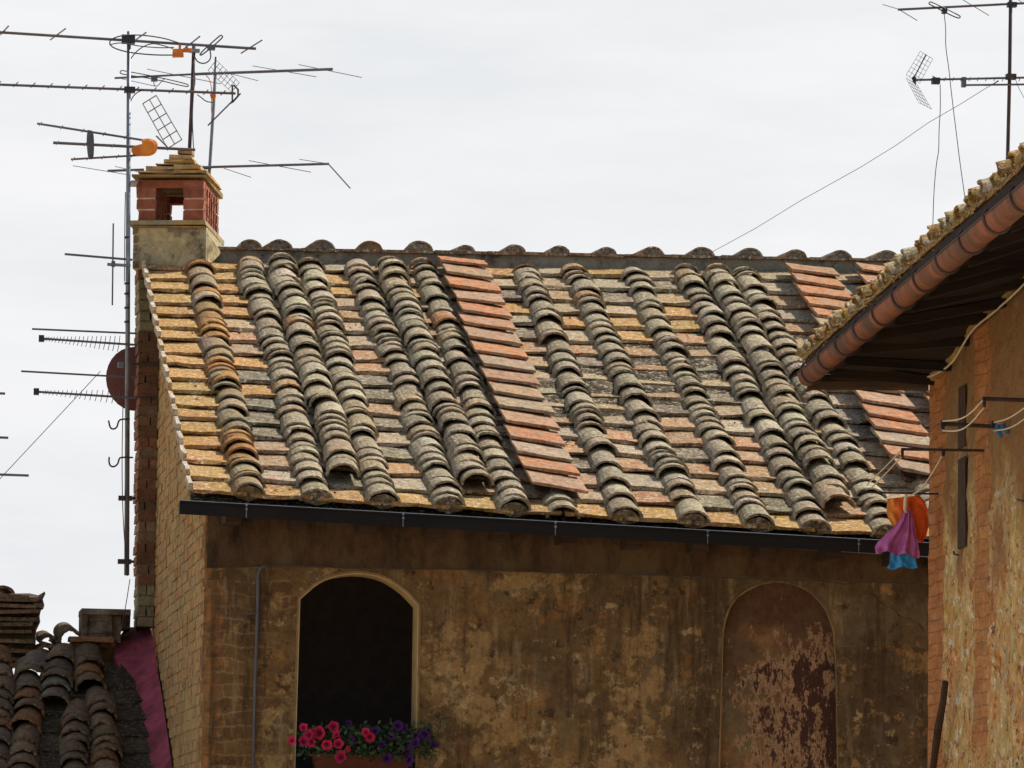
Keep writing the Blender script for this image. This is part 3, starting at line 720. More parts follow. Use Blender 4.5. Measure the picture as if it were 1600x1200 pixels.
# ------------------------------------------------------------------ aerials
def seg(mb, x1, y1, x2, y2, Y, r, dY=0, n=6):
    r = r*1.25
    mb.tube([U(x1,y1,Y+dY), U(x2,y2,Y-dY)], r, n)
def curve(mb, pts, Y, r):
    pts = smooth_poly(pts, 2); mb.tube([U(x,y,Y) for x,y in pts], r*1.2, 5)
def pbox(mb, x0, y0, x1, y1, Y, d, j=0, c=None):
    p = U(x0,y1,Y); q = U(x1,y0,Y); mb.box((p.x,Y-d/2,p.z),(q.x,Y+d/2,q.z), c, j)
PM = 9000/41.3
YM = 5.0
mast = thing('antenna_mast', U(198,900,YM), 'tall grey steel mast beside the chimney carrying several aerials', 'antenna mast')
b = MB(); b.tube([U(201.5,49,YM), U(200,400,YM), U(198,899,YM)], [.0145,.0165,.0185], 10); b.build('pole', M_STEEL, mast, smooth=True)
for y in (371,443,459,481,503): b = MB(); b.tube([U(198.5,y-1.5,YM),U(198.5,y+1.5,YM)], .0205, 8); b.build('cable_tie', M_BLACK, mast)
for (x0,y0,x1,y1) in ((185,775,207,782),(184,874,205,881)):
    b = MB(); pbox(b, x0,y0,x1,y1, YM+.01, .05); p = U(x1-2,(y0+y1)/2,YM); q = U(x1+3,(y0+y1)/2,YS+.02); b.tube([p,q], .010); b.build('wall_bracket', M_RUSTM, mast)
b = MB(); pbox(b, 203,286,214,288, YM+.05, .3)
p = U(203,370,YM); b.build('chimney_bracket', M_STEEL, mast)
for pts in (((203,655),(188,655),(184.5,660),(183.5,667),(178,671),(172,669),(169.5,657)), ((208,715),(189,714.5),(186,717),(184.5,725),(178,730),(172,728),(170,722),(170.5,714))):
    b = MB(); curve(b, list(pts), YM-.02, .0055); b.build('hook', M_RUSTM, mast)
b = MB(); curve(b, [(193,600),(190.5,700),(191,780),(194,840),(199,900)], YM-.02, .003); b.build('mast_cable', M_WIRE, mast)
b = MB(); curve(b, [(196,300),(195,340),(194.5,440)], YM-.02, .003); b.build('mast_cable', M_WIRE, mast); b = MB()
curve(b, [(203,905),(196,950),(185,1005)], YM-.01, .0028); b.build('mast_cable', M_WIRE, mast)
# upper VHF yagi
ya = MB(); seg(ya, -70,46,400,76, YM-.03, .0082)
yo = ya.build('yagi_aerial', M_ALU, mast)
for e in ((1,54,13,41),(79,62,102,45),(211,63,228,51),(288,76,312,57),(377,83,409,63)):
    b = MB(); seg(b, *e, YM-.04, .0048, .35); b.build('element', M_ALU, yo)
b = MB(); curve(b, [(314,83),(312,86),(316,86),(347,60),(348,56),(345,55),(341,58),(315,81),(314,84)], YM-.05, .0045); pbox(b,324,71,336,78,YM-.05,.06); b.build('folded_dipole', M_ALU, yo)
b = MB(); pbox(b,190,55,211,68,YM-.02,.05); b.build('clamp', M_BLACK, yo)
b = MB()
curve(b, [(328,78),(330,92),(320,100),(308,97),(302,84),(290,72)], YM-.06, .0042)
curve(b, [(282,68),(255,59),(215,54),(185,56),(170,64),(174,74),(200,82),(240,86),(270,86)], YM-.06, .0042)
b.build('coaxial_loop', M_WIRE, yo); b = MB()
curve(b, [(171,70),(190,66),(215,72),(250,75),(272,74)], YM-.09, .0035); curve(b, [(204,92),(216,77),(236,67),(255,71),(270,76)], YM-.08, .0035)
b.build('coaxial_loop', M_WIRE, yo)
b = MB(); pbox(b,269,77,286,89,YM-.1,.06,.006); pbox(b,279,70,283,78,YM-.1,.02); pbox(b,286,76,300,81,YM-.09,.03,.003); b.build('amplifier_box', M_ORANGE, yo)
# UHF yagi with corner reflector
ya = MB(); seg(ya, -60,130,368,146, YM-.03, .0075); yo = ya.build('yagi_aerial', M_ALU, mast)
b = MB()
for k in range(14):
    b = MB(); x = -3+27*k; y = 131+(x+0)*.0405; seg(b, x-3,y+3.5,x+4,y-3.5, YM-.035, .0035, .09); b.build('element', M_ALU, yo)
b = MB(); pbox(b,194,136,211,145,YM-.02,.05); b.build('clamp', M_BLACK, yo)
b = MB(); curve(b,[(204,158),(208,150),(216,143),(224,141)],YM-.04,.0035); b.build('coaxial_loop', M_WIRE, yo); b = MB(); curve(b,[(308,148),(314,152),(322,159),(333,160)],YM-.04,.0035); b.build('coaxial_loop', M_WIRE, yo)
b = MB()
def panel(mb, P, nu, nv, Y, dY, r=.0022):
    Q = [U(P[0][0],P[0][1],Y+dY[0]),U(P[1][0],P[1][1],Y+dY[1]),U(P[2][0],P[2][1],Y+dY[2]),U(P[3][0],P[3][1],Y+dY[3])]
    def at(u,v): return Q[0].lerp(Q[1],u).lerp(Q[3].lerp(Q[2],u),v)
    for i in range(nu+1): mb.tube([at(i/nu,0),at(i/nu,1)], r, 5)
    for i in range(nv+1): mb.tube([at(0,i/nv),at(1,i/nv)], r, 5)
panel(b, [(325,110),(362,144),(374,129),(338,94)], 7, 3, YM, (.1,.1,-.1,-.1))
b.tube([U(363,133,YM),U(363,159,YM)], .006); b.tube([U(365,133,YM),U(372,140,YM-.03),U(372,150,YM-.03),U(363,160,YM)], .0075)
seg(b,376,146,360,162,YM,.004); seg(b,363,158,325,196,YM,.0045,.05)
b.build('corner_reflector', M_BLACK, yo)
# triple-boom aerial with orange balun
ya = MB(); seg(ya,58,193,224,219,YM-.05,.0065,.05); seg(ya,83,223,305,234,YM-.03,.0085); seg(ya,111,249,226,242,YM-.05,.006,.05)
yo = ya.build('triple_boom_aerial', M_ALU, mast)
b = MB(); 
for (xa,ya_,xb,yb) in ((58,193,224,219),(83,223,300,234),(111,249,226,242)):
    for k in range(5):
        b = MB(); f = k/5+.03; x = lerp(xa,xb,f); y = lerp(ya_,yb,f); seg(b,x-1.5,y+2.5,x+2,y-2.5,YM-.05,.003,.08); b.build('element', M_ALU, yo)
def blob(mb, pts, Y, d, c=None):
    n = len(pts); cxp = sum(p[0] for p in pts)/n; cyp = sum(p[1] for p in pts)/n; lv = []
    for dd, k in ((-d/2,.75),(-d*.3,1),(d*.3,1),(d/2,.75)): lv.append([U(cxp+(x-cxp)*k, cyp+(y-cyp)*k, Y+dd) for x,y in pts])
    vs = [p for r_ in lv for p in r_]; fs = [(j*n+i, j*n+(i+1)%n, (j+1)*n+(i+1)%n, (j+1)*n+i) for j in range(3) for i in range(n)]
    fs += [tuple(range(n)), tuple(range(3*n,4*n))[::-1]]; mb.add(vs, fs, c)
b = MB(); blob(b, smooth_poly([(137,203),(145,204),(147,215),(147,240),(145,249),(138,249),(136,235),(135,215),(137,203)],1)[:-1], YM-.08, .04); b.build('cover_plate', M_PIPE, yo)
b = MB(); blob(b, smooth_poly([(222,217),(232,216),(243,219),(247,226),(245,237),(238,243),(226,244.5),(210,243),(204,236),(207,229),(216,226),(223,225),(220,219),(222,217)],1)[:-1], YM-.10, .07); b.build('balun_box', M_ORANGE, yo)
b = MB(); panel(b, [(223,162),(262,232),(284,218),(244,149)], 5, 2, YM+.1, (.08,.08,-.08,-.08), .0042); seg(b,244,212,262,230,YM,.005); b.build('reflector', M_ALU, yo)
# vertical dipole and stub
b = MB(); seg(b,101,397,207,406,YM,.0065); yo = b.build('short_aerial', M_ALU, mast)
b = MB(); seg(b,177,349,175.5,477,YM-.05,.0045); pbox(b,174,408,180,417,YM-.05,.03); b.build('vertical_dipole', M_ALU, yo)
b = MB(); seg(b,167.5,413,204,415,YM-.05,.009); b.build('stub', M_STEEL, yo)
# log-periodic aerials
for (xa,ya_,xb,yb,bx,n_,x_from,lmax) in ((64,529,214,539,(50,514,214,521),20,72,12.5),(56,612,212,622,(33,580,214,590),17,70,11)):
    b = MB(); seg(b,xa,ya_,xb,yb,YM-.1,.0065); yo = b.build('log_periodic_aerial', M_ALU, mast)
    b = MB()
    for k in range(n_):
        f = (k/(n_-1))**1.25; x = lerp(x_from, 186, f); y = lerp(ya_,yb,(x-xa)/(xb-xa)); h = lerp(3, lmax, f)
        b = MB(); b.tube([U(x+1.5,y-h,YM-.12),U(x,y,YM-.1),U(x-2.5,y+h,YM-.08)], .0026, 4); b.build('element', M_ALU, yo)
    b = MB(); pbox(b,xa-3.5,ya_-5,xa+5,ya_+5,YM-.1,.05); b.build('end_cap', M_BLACK, yo)
    b = MB(); seg(b,*bx,YM+.1,.0055); b.build('boom', M_ALU, yo)
# masts 2 and 3
m2 = thing('antenna_mast', U(296,235,5.9), 'short rusty pole rising behind the chimney cap', 'antenna mast')
b = MB(); b.tube([U(303,72,5.9),U(299.5,160,5.9),U(296,236,5.9),U(294,300,5.9)], .0135, 8); b.build('pole', M_RUSTM, m2, smooth=True)
b = MB(); pbox(b,295,77,312,82,5.88,.05); b.build('clamp', M_STEEL, m2)
b = MB(); curve(b,[(303,100),(305,130),(303,135),(300,180),(302,225),(303,245)],5.86,.0035); b.build('mast_cable', M_WIRE, m2)
Y3 = 5.95
m3 = thing('antenna_mast', U(326,275,Y3), 'thin grey pole right of the chimney with two long thin aerials', 'antenna mast')
b = MB(); b.tube([U(338,89,Y3),U(334,160,Y3),U(327,272,Y3),U(325,330,Y3)], .0118, 8); b.build('pole', M_STEEL, m3, smooth=True)
b = MB(); curve(b,[(322,118),(328,124),(331,140),(330,170),(331,180)],Y3-.03,.003); blob(b,[(330,144),(337,145),(338,150),(336,156),(330,155),(328,149)],Y3-.03,.04); b.build('cable_joint', M_ORANGE, m3)
b = MB(); seg(b,179,122,300,116,Y3-.03,.0062); seg(b,300,116,520,108,Y3-.03,.0085); yo = b.build('yagi_aerial', M_ALU, m3)
for e in ((230,108,345,131),(190,123,244,135),(355,114,403,126),(395,103,494,120),(467,101,565,121)):
    b = MB(); seg(b, *e, Y3-.03,.0022,.45); b.build('element', M_ALU, yo)
b = MB(); curve(b,[(190,110),(187,113),(190,116),(240,123),(292,136),(295,134),(292,131),(240,119),(190,110)],Y3-.05,.0035); pbox(b,236,119,246,127,Y3-.05,.05); curve(b,[(240,127),(241,134),(246,135),(252,128),(258,122)],Y3-.05,.0028); b.build('folded_dipole', M_ALU, yo)
b = MB(); seg(b,168,267,225,265,Y3-.03,.0075); seg(b,300,262,330,262,Y3-.03,.011); seg(b,330,261,514,256,Y3-.03,.0075); yo = b.build('yagi_aerial', M_ALU, m3)
b = MB()
for e in ((114,259,200,273),(180,260,214,268),(350,263,392,277),(389,251,486,269),(468,249,514,256)): b = MB(); seg(b,*e,Y3-.03,.0022,.4); b.build('element', M_ALU, yo)
b = MB(); seg(b,513,256,547,294,Y3-.03,.0042,.2); b.build('element', M_ALU, yo)
# aerial beyond the left edge of the picture
m4 = thing('antenna_mast', U(-70,760,6.2), 'aerial whose three boom tips reach in at the left picture edge', 'antenna mast')
b = MB(); b.tube([U(-70,560,6.2),U(-70,1040,6.2)], .015, 8); b.build('pole', M_STEEL, m4)
for e in ((-70,611,8,615),(-70,681,13,684),(-70,739,45,743)):
    b = MB(); seg(b,*e,6.15,.0075); b.build('boom', M_ALU, m4)
# guy wires
def wire(name, pts3, r, label, mat=None, cat='wire'):
    b = MB(); b.tube(pts3, r, 5); o = b.build(name, mat or M_WIRE, origin=pts3[0]); return tag(o, label, cat)
wire('guy_wire', [U(157,580,YM), U(118,622,YM), U(0,748,YM), U(-60,812,YM)], .0028, 'thin guy wire running down left from the tall mast')
# satellite dish
DC = U(211,592,5.75)
dish = thing('satellite_dish', DC, 'maroon satellite dish half hidden behind the brick flue stack', 'satellite dish')
nn = Vector((-.30,-.86,-.18)).normalized(); ax = nn.cross(Vector((0,0,1))).normalized(); ay = ax.cross(nn)
b = MB(); rows_ = []
for j in range(9):
    r_ = .235*j/8; rows_.append([DC + ax*(math.cos(a)*r_*.93) + ay*(math.sin(a)*r_) - nn*(.05-(r_/.25)**2*.05)*-1 for a in [2*math.pi*i/28 for i in range(29)]])
b.grid(rows_); b.grid([[p - nn*.006 for p in r_] for r_ in rows_][::-1]); b.build('reflector', M_DISH, dish, smooth=True)
b = MB(); b.tube([DC, DC-Vector((0,0,.0))+Vector((.10,.06,-.02)), Vector((XW+.0,5.72,DC.z-.05))], .014); b.build('arm', M_RUSTM, dish)
b = MB(); pbox(b,184,566,193,574,5.45,.05); b.build('bracket', M_STEEL, dish)

# ------------------------------------------------------------------ neighbour's low roof, bottom left
YN = 5.6
NA = U(230,985,YN); NB_ = U(269,1200,3.1)
sn = (NA.z-NB_.z)/(YN-3.1); THn = math.atan(sn); NN = Vector((0,-math.sin(THn),math.cos(THn))); TN = Vector((0,math.cos(THn),math.sin(THn)))
def Q(x, y, h=0): return Vector((x, y, NA.z+(y-YN)*sn))+NN*h
def QP(px, py, h=0): return UPL(px, py, Q(0,YN,h), NN)
nh = thing('neighbouring_house', Q(0,YN)-Vector((0,0,Q(0,YN).z)), 'lower neighbouring house with a ragged dark barrel-tiled roof', 'house')
b = MB(); XNL = -2.0; YTOP = QP(100,1050).y
b.box8([Q(XNL,-.5,-.15),Q(XW-.02,-.5,-.15),Q(XW-.02,YTOP,-.15),Q(XNL,YTOP,-.15),Q(XNL,-.5,-.03),Q(XW-.02,-.5,-.03),Q(XW-.02,YTOP,-.03),Q(XNL,YTOP,-.03)], (.06,.045,.03))
nroof = b.build('roof', M_DARKTILE, nh)
b = MB(); b.box((XNL,-.2,0),(XW-.14,YTOP-.1,Q(0,-.2).z-.2)); b.build('wall', M_BRICK, nh)
b = MB()
for cx_ in (-28,20,68,117,165,200):
    yy = 1240
    while True:
        p = QP(cx_-8, yy); 
        if yy < 1030: break
        q = QP(cx_+46, yy)
        L = .42
        pt = [Q(p.x,p.y,.02),Q(q.x,p.y,.02),Q(q.x,p.y+L,0),Q(p.x,p.y+L,0)]
        if p.y+L < YTOP+.1: b.box8(pt+[v+NN*.03 for v in pt], jit(rng.choice([(.05,.04,.022),(.07,.05,.03),(.045,.04,.025)]), .2))
        yy -= rng.uniform(24,30)
b.build('pan_tiles', M_DARKTILE, nroof)
darks = [(.19,.125,.07),(.22,.15,.085),(.16,.115,.075),(.24,.155,.09),(.27,.125,.05),(.20,.16,.12)]
ccols = [([(-8,1230),(2,1052)],.10),([(30,1235),(50,1050)],.112),([(84,1118),(92,1042)],.115),([(143,1093),(136,1045)],.11),([(116,1235),(117,1122)],.105),([(168,1235),(160,1112)],.108),([(-14,1118),(10,1052)],.10)]
for pts, rad in ccols[:6]:
    b = MB(); (xa,ya_),(xb,yb) = pts; A_ = QP(xa,ya_); B_ = QP(xb,yb); L_ = (B_-A_).length; t_ = (B_-A_).normalized(); s_ = (Vector((1,0,0))-t_*t_.x).normalized(); d = 0
    while d < L_-.02:
        ex = rng.choice([.13,.17,.22,.26,.32])
        yw = rng.uniform(-.08,.08); t2 = (t_+s_*yw).normalized(); s2 = (s_-t2*s_.dot(t2)).normalized()
        coppo(b, A_+t_*d+NN*(.05+rng.uniform(0,.02))+s_*rng.uniform(-.012,.012), t2, s2, NN, .42, rad*rng.uniform(.95,1.08), rad*.8, jit(rng.choice(darks), .15), tilt=.09, rag=.018, na=12)
        d += ex
    b.build('cover_tile_row', M_DARKTILE, nroof)
# ragged loose tiles along its ridge
b = MB()
def lt(px, py, Y, w_, rot, tip=0., c=None, end=True):   # a barrel tile pointing at the viewer
    P0 = U(px, py, Y); s_ = Vector((math.cos(rot),0,math.sin(rot))); n__ = Vector((-math.sin(rot),0,math.cos(rot))); t_ = Vector((rng.uniform(-.15,.15),1,tip)).normalized()
    coppo(b, P0, t_, s_, n__, .40, w_, w_*.85, c or jit(rng.choice(darks), .15), thick=.02, na=12, hf=.95, rag=.008)
lt(110,1000,5.3,.085,.45,.2); lt(76,1008,5.35,.08,-.25,.15); lt(75,1028,5.2,.10,.1,.1); lt(95,1028,5.15,.09,.35,.1)
lt(150,1030,5.25,.05,.8,.1); lt(160,1034,5.25,.04,.9,.1); lt(5,934,5.5,.09,.1,.05); lt(8,948,5.45,.085,.2,0); lt(35,955,5.45,.08,-.2,0); lt(15,965,5.4,.09,0,0); lt(118,1018,5.2,.08,.2,.1); lt(140,1022,5.2,.07,.5,.1)
def slab(x0,y0,x1,y1,Y,th,d=.3,c=None):   # a flat tile seen along its edge
    a_, b_ = U(x0,y0,Y), U(x1,y1,Y); e = (b_-a_).normalized(); n__ = Vector((-e.z,0,e.x)); b.obox(a_, (e,Vector((0,1,0)),n__), ((b_-a_).length,d,th), c or jit(rng.choice([(.20,.11,.06),(.15,.10,.065),(.22,.14,.08)]), .15), .004)
b.build('loose_ridge_tiles', M_DARKTILE, nroof)
for (x0,y0,x1,y1) in ((-30,938,60,940),(-30,948,56,951),(-30,960,62,958),(-30,969,58,972),(52,948,68,950),(-30,978,52,978),(-30,990,50,990),(-30,1003,55,1006),(-30,1016,52,1021),(-30,1029,58,1036),(0,1040,62,1044),(-30,932,46,936),(62,1006,118,1022),(60,1018,100,1030),(78,1029,143,1031),(108,1000,182,1007),(115,1012,180,1012),(120,1022,175,1020)): b = MB(); slab(x0,y0,x1,y1,5.25+rng.uniform(-.05,.05),.028); b.build('loose_tile', M_DARKTILE, nroof)
for a_ in ((108,1116,200,1098,4.35,.022,.18,(.40,.19,.06)),(185,1184,255,1174,3.6,.02,.10,(.05,.04,.035)),(180,1190,235,1187,3.6,.02,.2,(.08,.07,.05))):
    b = MB(); slab(*a_); b.build('loose_tile', M_DARKTILE, nroof)
b = MB(); blob(b, [(56,1050),(57,1032),(66,1018),(82,1014),(100,1020),(118,1020),(126,1004),(180,1004),(190,1000),(204,985),(212,1000),(215,1060),(140,1062)], 5.45, .12, (.05,.035,.025)); b.build('ridge_bedding', M_MORTAR, nroof)
# heap end at far left and little hood
b = MB(); blob(b, [(-40,928),(46,927),(60,930),(70,924),(71,928),(67,936),(69,945),(65,950),(62,962),(63,972),(57,985),(56,1003),(54,1015),(58,1028),(56,1040),(-40,1045)], 5.6, .35, (.10,.065,.045))
b.build('parapet', M_MORTAR, nh)
b = MB(); pbox(b,125,954,201,962,5.35,.5,.004,(.13,.085,.065)); pbox(b,125,962,134,1004,5.35,.45,.004,(.13,.085,.065)); pbox(b,134,962,173,1004,5.37,.42,.004,(.13,.085,.065)); pbox(b,138,969,172,972,5.33,.4,.002,(.08,.05,.04)); pbox(b,138,988,170,990,5.33,.4,.002,(.08,.05,.04)); pbox(b,173,962,187,1006,5.4,.3,.003,(.22,.165,.12)); pbox(b,187,958,202,985,5.45,.3,.003,(.08,.05,.045)); pbox(b,110,996,176,1003,5.2,.3,.004,(.24,.12,.06))
b.build('roof_hood', M_MORTAR, nh)
# pink plastered fillet against the gable
b = MB(); Lp = [(203,979),(193,985),(180,1003),(178,1026),(190,1050),(210,1090),(221,1145),(230,1210),(236,1260)]; Rp = [(234,975),(236,985),(241,1005),(246,1045),(250,1068),(255,1100),(262,1150),(271,1210),(277,1260)]
rows_ = []
for (xl,yl),(xr_,yr_) in zip(Lp,Rp):
    a_ = QP(xl,yl,.03); c_ = UPL(xr_,yr_,Vector((XW-.015,0,0)),Vector((1,0,0))); a_ = QP(xl,yl,.02)
    c_.z = c_.z
    rows_.append([a_.lerp(c_,k/6)+Vector((0,0,-.015*math.sin(math.pi*k/6)+rng.uniform(-.004,.004))) for k in range(7)])
b.grid(rows_); b.grid([[p+Vector((0,.04,-.04)) for p in r_] for r_ in rows_][::-1])
fo = b.build('wall_fillet', M_PINK, nh, smooth=True); fo['label'] = 'magenta-pink plastered strip climbing beside the brick gable'

# ------------------------------------------------------------------ right-hand building
DR = Vector((math.sin(PSI-math.atan(585/9000)), math.cos(PSI-math.atan(585/9000)), 0))    # direction away from the camera along the wall
WN_ = Vector((-DR.y, DR.x, 0))                                                            # wall normal, to the left
WC = U(1452,700,-3.0)
def WP(px, py, o=0): return UPL(px, py, WC+WN_*o, WN_)
rb = thing('rubble_house', Vector((WC.x,WC.y,0)), 'tall house of rubble and orange brick at the right with a wide dark eave', 'house')
rb.rotation_euler = (0,0,0)
b = MB()
tp = [(1452,592),(1463,585),(1480,572),(1500,548),(1515,522),(1530,498),(1548,480),(1575,460),(1600,434),(1650,385),(1800,245)]
top3 = [WP(x,y) for x,y in tp]
def wl(p): return (-(p-WC).dot(DR), p.z)
tl = [wl(p) for p in top3]
far = tl[-1][0]
ZK = [0,1,2,3,4,5]
rows_ = []
nseg = 60
for i in range(nseg+1):
    u = far*i/nseg
    k = max(0, min(len(tl)-2, sum(1 for c in tl if c[0] < u)-1)); zt = lerp(tl[k][1], tl[k+1][1], (u-tl[k][0])/(tl[k+1][0]-tl[k][0]))
    colp = []
    for j in range(60):
        z = lerp(0, zt, j/59) if j else 0
        z = 5.0+(zt-5.0)*(j-1)/58 if j else 0
        p = WC - DR*u; p = Vector((p.x,p.y,z)); d_ = mnoise.fractal(Vector((u*5,z*5,3)),.6,2,5)*.02
        if i == 0: d_ = mnoise.noise(Vector((1,z*9,3)))*.01
        colp.append(p + WN_*d_)
    rows_.append(colp)
b.grid(rows_)
# far end face (towards the alley) and inside return
e0 = rows_[0]; b.grid([e0, [p-WN_*5+DR*.0 for p in e0]])
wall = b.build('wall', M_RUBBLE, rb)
# the material of the wall uses object coordinates: object Y falls away from the corner
# eave: gutter line and tile line
OFF = (U(1258,585,-2.7)-WC).dot(WN_)
def GP(px, py, o=None): return UPL(px, py, WC+WN_*(OFF if o is None else o), WN_)
G0, G1 = GP(1262,583), GP(1570,328)
gd = (G1-G0); G2 = G0+gd*1.35
T0, T1 = GP(1322,505,OFF-.07), GP(1600,262,OFF-.07)
def tline(f): # f in metres along from corner
    return None
b = MB(); gl = gd.normalized(); gr = .062; sideV = WN_; n_ = 30; rows_ = []
for i in range(n_+1):
    p = G0.lerp(G2, i/n_); ring = []
    for k in range(13):
        a = math.pi*(k/12); ring.append(p + sideV*(math.cos(a)*gr) + Vector((0,0,-math.sin(a)*gr*1.25)))
    rows_.append(ring)
b.grid(rows_); b.grid([[p+Vector((0,0,.005)) + (pp-p)*.0 for p in r_] for r_, pp in zip(rows_, [r[6] for r in rows_])][::-1])
b.add([rows_[0][k] for k in range(13)], [tuple(range(13))])
gt2 = b.build('gutter', M_TERRA, rb, smooth=True); gt2['label'] = 'half-round terracotta coloured gutter held by iron hoops'
LG = (G2-G0).length; d = .25
while d < LG:
    h = MB(); p = G0+gl*d
    h.tube([p+sideV*(math.cos(a)*(gr+.006))+Vector((0,0,-math.sin(a)*(gr*1.25+.006))) for a in [math.pi*k/12 for k in range(13)]], .0075, 5)
    h.tube([p+sideV*(gr+.008)+Vector((0,0,0)), p+sideV*(gr+.008)+Vector((0,0,.03))-sideV*.02], .009, 5)
    h.build('gutter_hoop', M_RUSTM, gt2); d += .80
h = MB(); h.tube([G0+sideV*gr, G2+sideV*gr], .006, 5); h.build('gutter_rim', M_RUSTM, gt2)
# roof tiles above the gutter
T2 = T0+(T1-T0)*1.4; tl_ = (T1-T0).normalized()
TS = T0-(T1-T0)*.33
slopeR = (-WN_*math.cos(R(17))+Vector((0,0,math.sin(R(17))))).normalized()
b = MB()
F0 = [G0.lerp(G2,i/30)-sideV*(gr+.01)+Vector((0,0,.0)) for i in range(31)]
LT = (T2-TS).length
def Tn(i): return TS+(T2-TS)*(i/30)
b.grid([F0, [G0.lerp(G2,i/30).lerp(Tn(i),.0)*0+Vector((Tn(i).x,Tn(i).y,Tn(i).z-.002))-sideV*.01 for i in range(31)]])
b.grid([[Tn(i)+Vector((0,0,-.035))-sideV*.01 for i in range(31)], [Tn(i)+slopeR*2.0+Vector((0,0,-.035)) for i in range(31)]])
# soffit from behind the gutter to the wall head
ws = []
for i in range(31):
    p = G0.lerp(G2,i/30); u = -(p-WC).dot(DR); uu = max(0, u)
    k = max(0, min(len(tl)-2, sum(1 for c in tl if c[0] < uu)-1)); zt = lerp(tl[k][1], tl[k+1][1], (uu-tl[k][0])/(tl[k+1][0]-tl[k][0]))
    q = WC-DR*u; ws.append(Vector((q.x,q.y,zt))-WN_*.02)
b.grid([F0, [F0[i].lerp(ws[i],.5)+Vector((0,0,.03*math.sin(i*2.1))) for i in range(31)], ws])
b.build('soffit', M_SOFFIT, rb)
for i in range(1, 30, 2):
    b = MB(); a0_, c0_ = F0[i]-Vector((0,0,.0)), ws[i]+WN_*.0; e0_ = (a0_-c0_); b.obox(c0_-Vector((0,0,.055)), (e0_.normalized(), DR, Vector((0,0,1))), (e0_.length-.03, .07, .05), (.1,.06,.03), .005); b.build('rafter', M_SOFFIT, rb)
b = MB(); pA = F0[0]-Vector((0,0,.015)); pB = ws[0]+WN_*.02-Vector((0,0,.02)); e = (pB-pA)
b.tube([G0-Vector((0,0,.05))+DR*.02, WP(1452,598)+DR*.03], .045, 8); b.build('barge_beam', M_WOOD, rb)
b = MB(); b2 = MB(); d = 0.0; mossb = MB()
yl = [(.42,.27,.08),(.36,.24,.09),(.46,.36,.19),(.50,.44,.30),(.34,.20,.08)]
while d < LT:
    p = TS+tl_*d
    coppo(b, p+Vector((0,0,.035+rng.uniform(-.01,.01)))+sideV*rng.uniform(-.02,.03), slopeR, tl_, tl_.cross(slopeR)*(1 if tl_.cross(slopeR).z > 0 else -1), .42, .085, .075, jit(rng.choice(yl), .15), thick=.016, na=10, tilt=.03, rag=.012)
    coppo(b, p+slopeR*.2+Vector((0,0,.035+rng.uniform(-.01,.012))), slopeR, tl_, tl_.cross(slopeR)*(1 if tl_.cross(slopeR).z > 0 else -1), .42, .088, .075, jit(rng.choice(yl), .15), na=10, tilt=.03, rag=.012)
    pc = p + tl_*.15
    b.obox(pc-tl_*.14+Vector((0,0,.005))+sideV*.0, (tl_, slopeR, Vector((0,0,1))), (.28,.5,.022), jit((.34,.2,.09)), .005)
    for _ in range(14):
        q = p + tl_*rng.uniform(-.15,.15)+Vector((0,0,rng.uniform(-.02,.035)))+sideV*rng.uniform(.0,.03); r_ = rng.uniform(.004,.011)
        mossb.add([q+Vector((rng.uniform(-r_,r_),rng.uniform(-r_,r_),rng.uniform(-r_,r_))) for _ in range(4)], [(0,1,2),(0,2,3),(0,1,3),(1,2,3)], jit(rng.choice([(.34,.22,.06),(.25,.17,.06),(.40,.32,.16)]), .2))
    d += .30
rt = b.build('roof_tiles', M_BED_LICH, rb); tag(mossb.build('moss', M_LICHEN, rt), kind='stuff')
b = MB(); 
for i in range(30):
    b.add([Tn(i)+slopeR*.3+Vector((0,0,.02)),Tn(i+1)+slopeR*.3+Vector((0,0,.02)),Tn(i+1)+slopeR*4+Vector((0,0,.02)),Tn(i)+slopeR*4+Vector((0,0,.02))],[(0,1,2,3)],(.3,.17,.09))
b.build('roof', M_BED, rb)
# mortar roll and cable where the soffit meets the wall
b = MB(); pts = []
for (x,y) in smooth_poly(tp[:-1],2): pts.append(WP(x,y)+WN_*.012+Vector((0,0,rng.uniform(-.012,.012))))
b.tube(pts, [rng.uniform(.014,.03) for _ in pts], 7, (.30,.22,.10)); b.build('mortar_roll', M_LICHEN, rb)
b = MB(); b.tube([WP(x,y+5)+WN_*.04 for x,y in smooth_poly([(1446,588),(1475,580),(1500,562),(1515,535),(1532,508),(1560,487),(1600,452),(1640,410)],2)], .006, 6); b.build('wall_cable', M_ROPE, rb)
# dark strips added to stand for a recessed groove, leaning post, hooks
b = MB(); 
for (x0,x1,y0,y1) in ((1500,1511,600,702),(1499,1511.5,712,858)):
    a_ = WP(x0,y1); c_ = WP(x1,y0); L_ = (c_-a_).dot(-DR); b.obox(a_+WN_*.004, (-DR,WN_,Vector((0,0,1))), (L_,.006,c_.z-a_.z), (.09,.04,.02), .003); b.build('iron_strap_or_groove', M_WOOD, rb); b = MB()
for pts in (((1490,862),(1491,866),(1497,867)),((1590,781),(1600,783))):
    b = MB(); b.tube([WP(x,y,.03) for x,y in pts], .006); b.build('hook', M_RUSTM, rb)
post = MB(); pp = [WP(1477,1066,.08), WP(1473,1100,.08), WP(1466,1135,.08), WP(1459,1190,.08), WP(1450,1260,.08)]
post.tube(pp, [.019,.02,.024,.02,.02], 7); po = post.build('leaning_post', M_WOOD, origin=(pp[-1].x,pp[-1].y,pp[-1].z)); tag(po, 'dark crooked post leaning against the corner of the rubble wall', 'post')

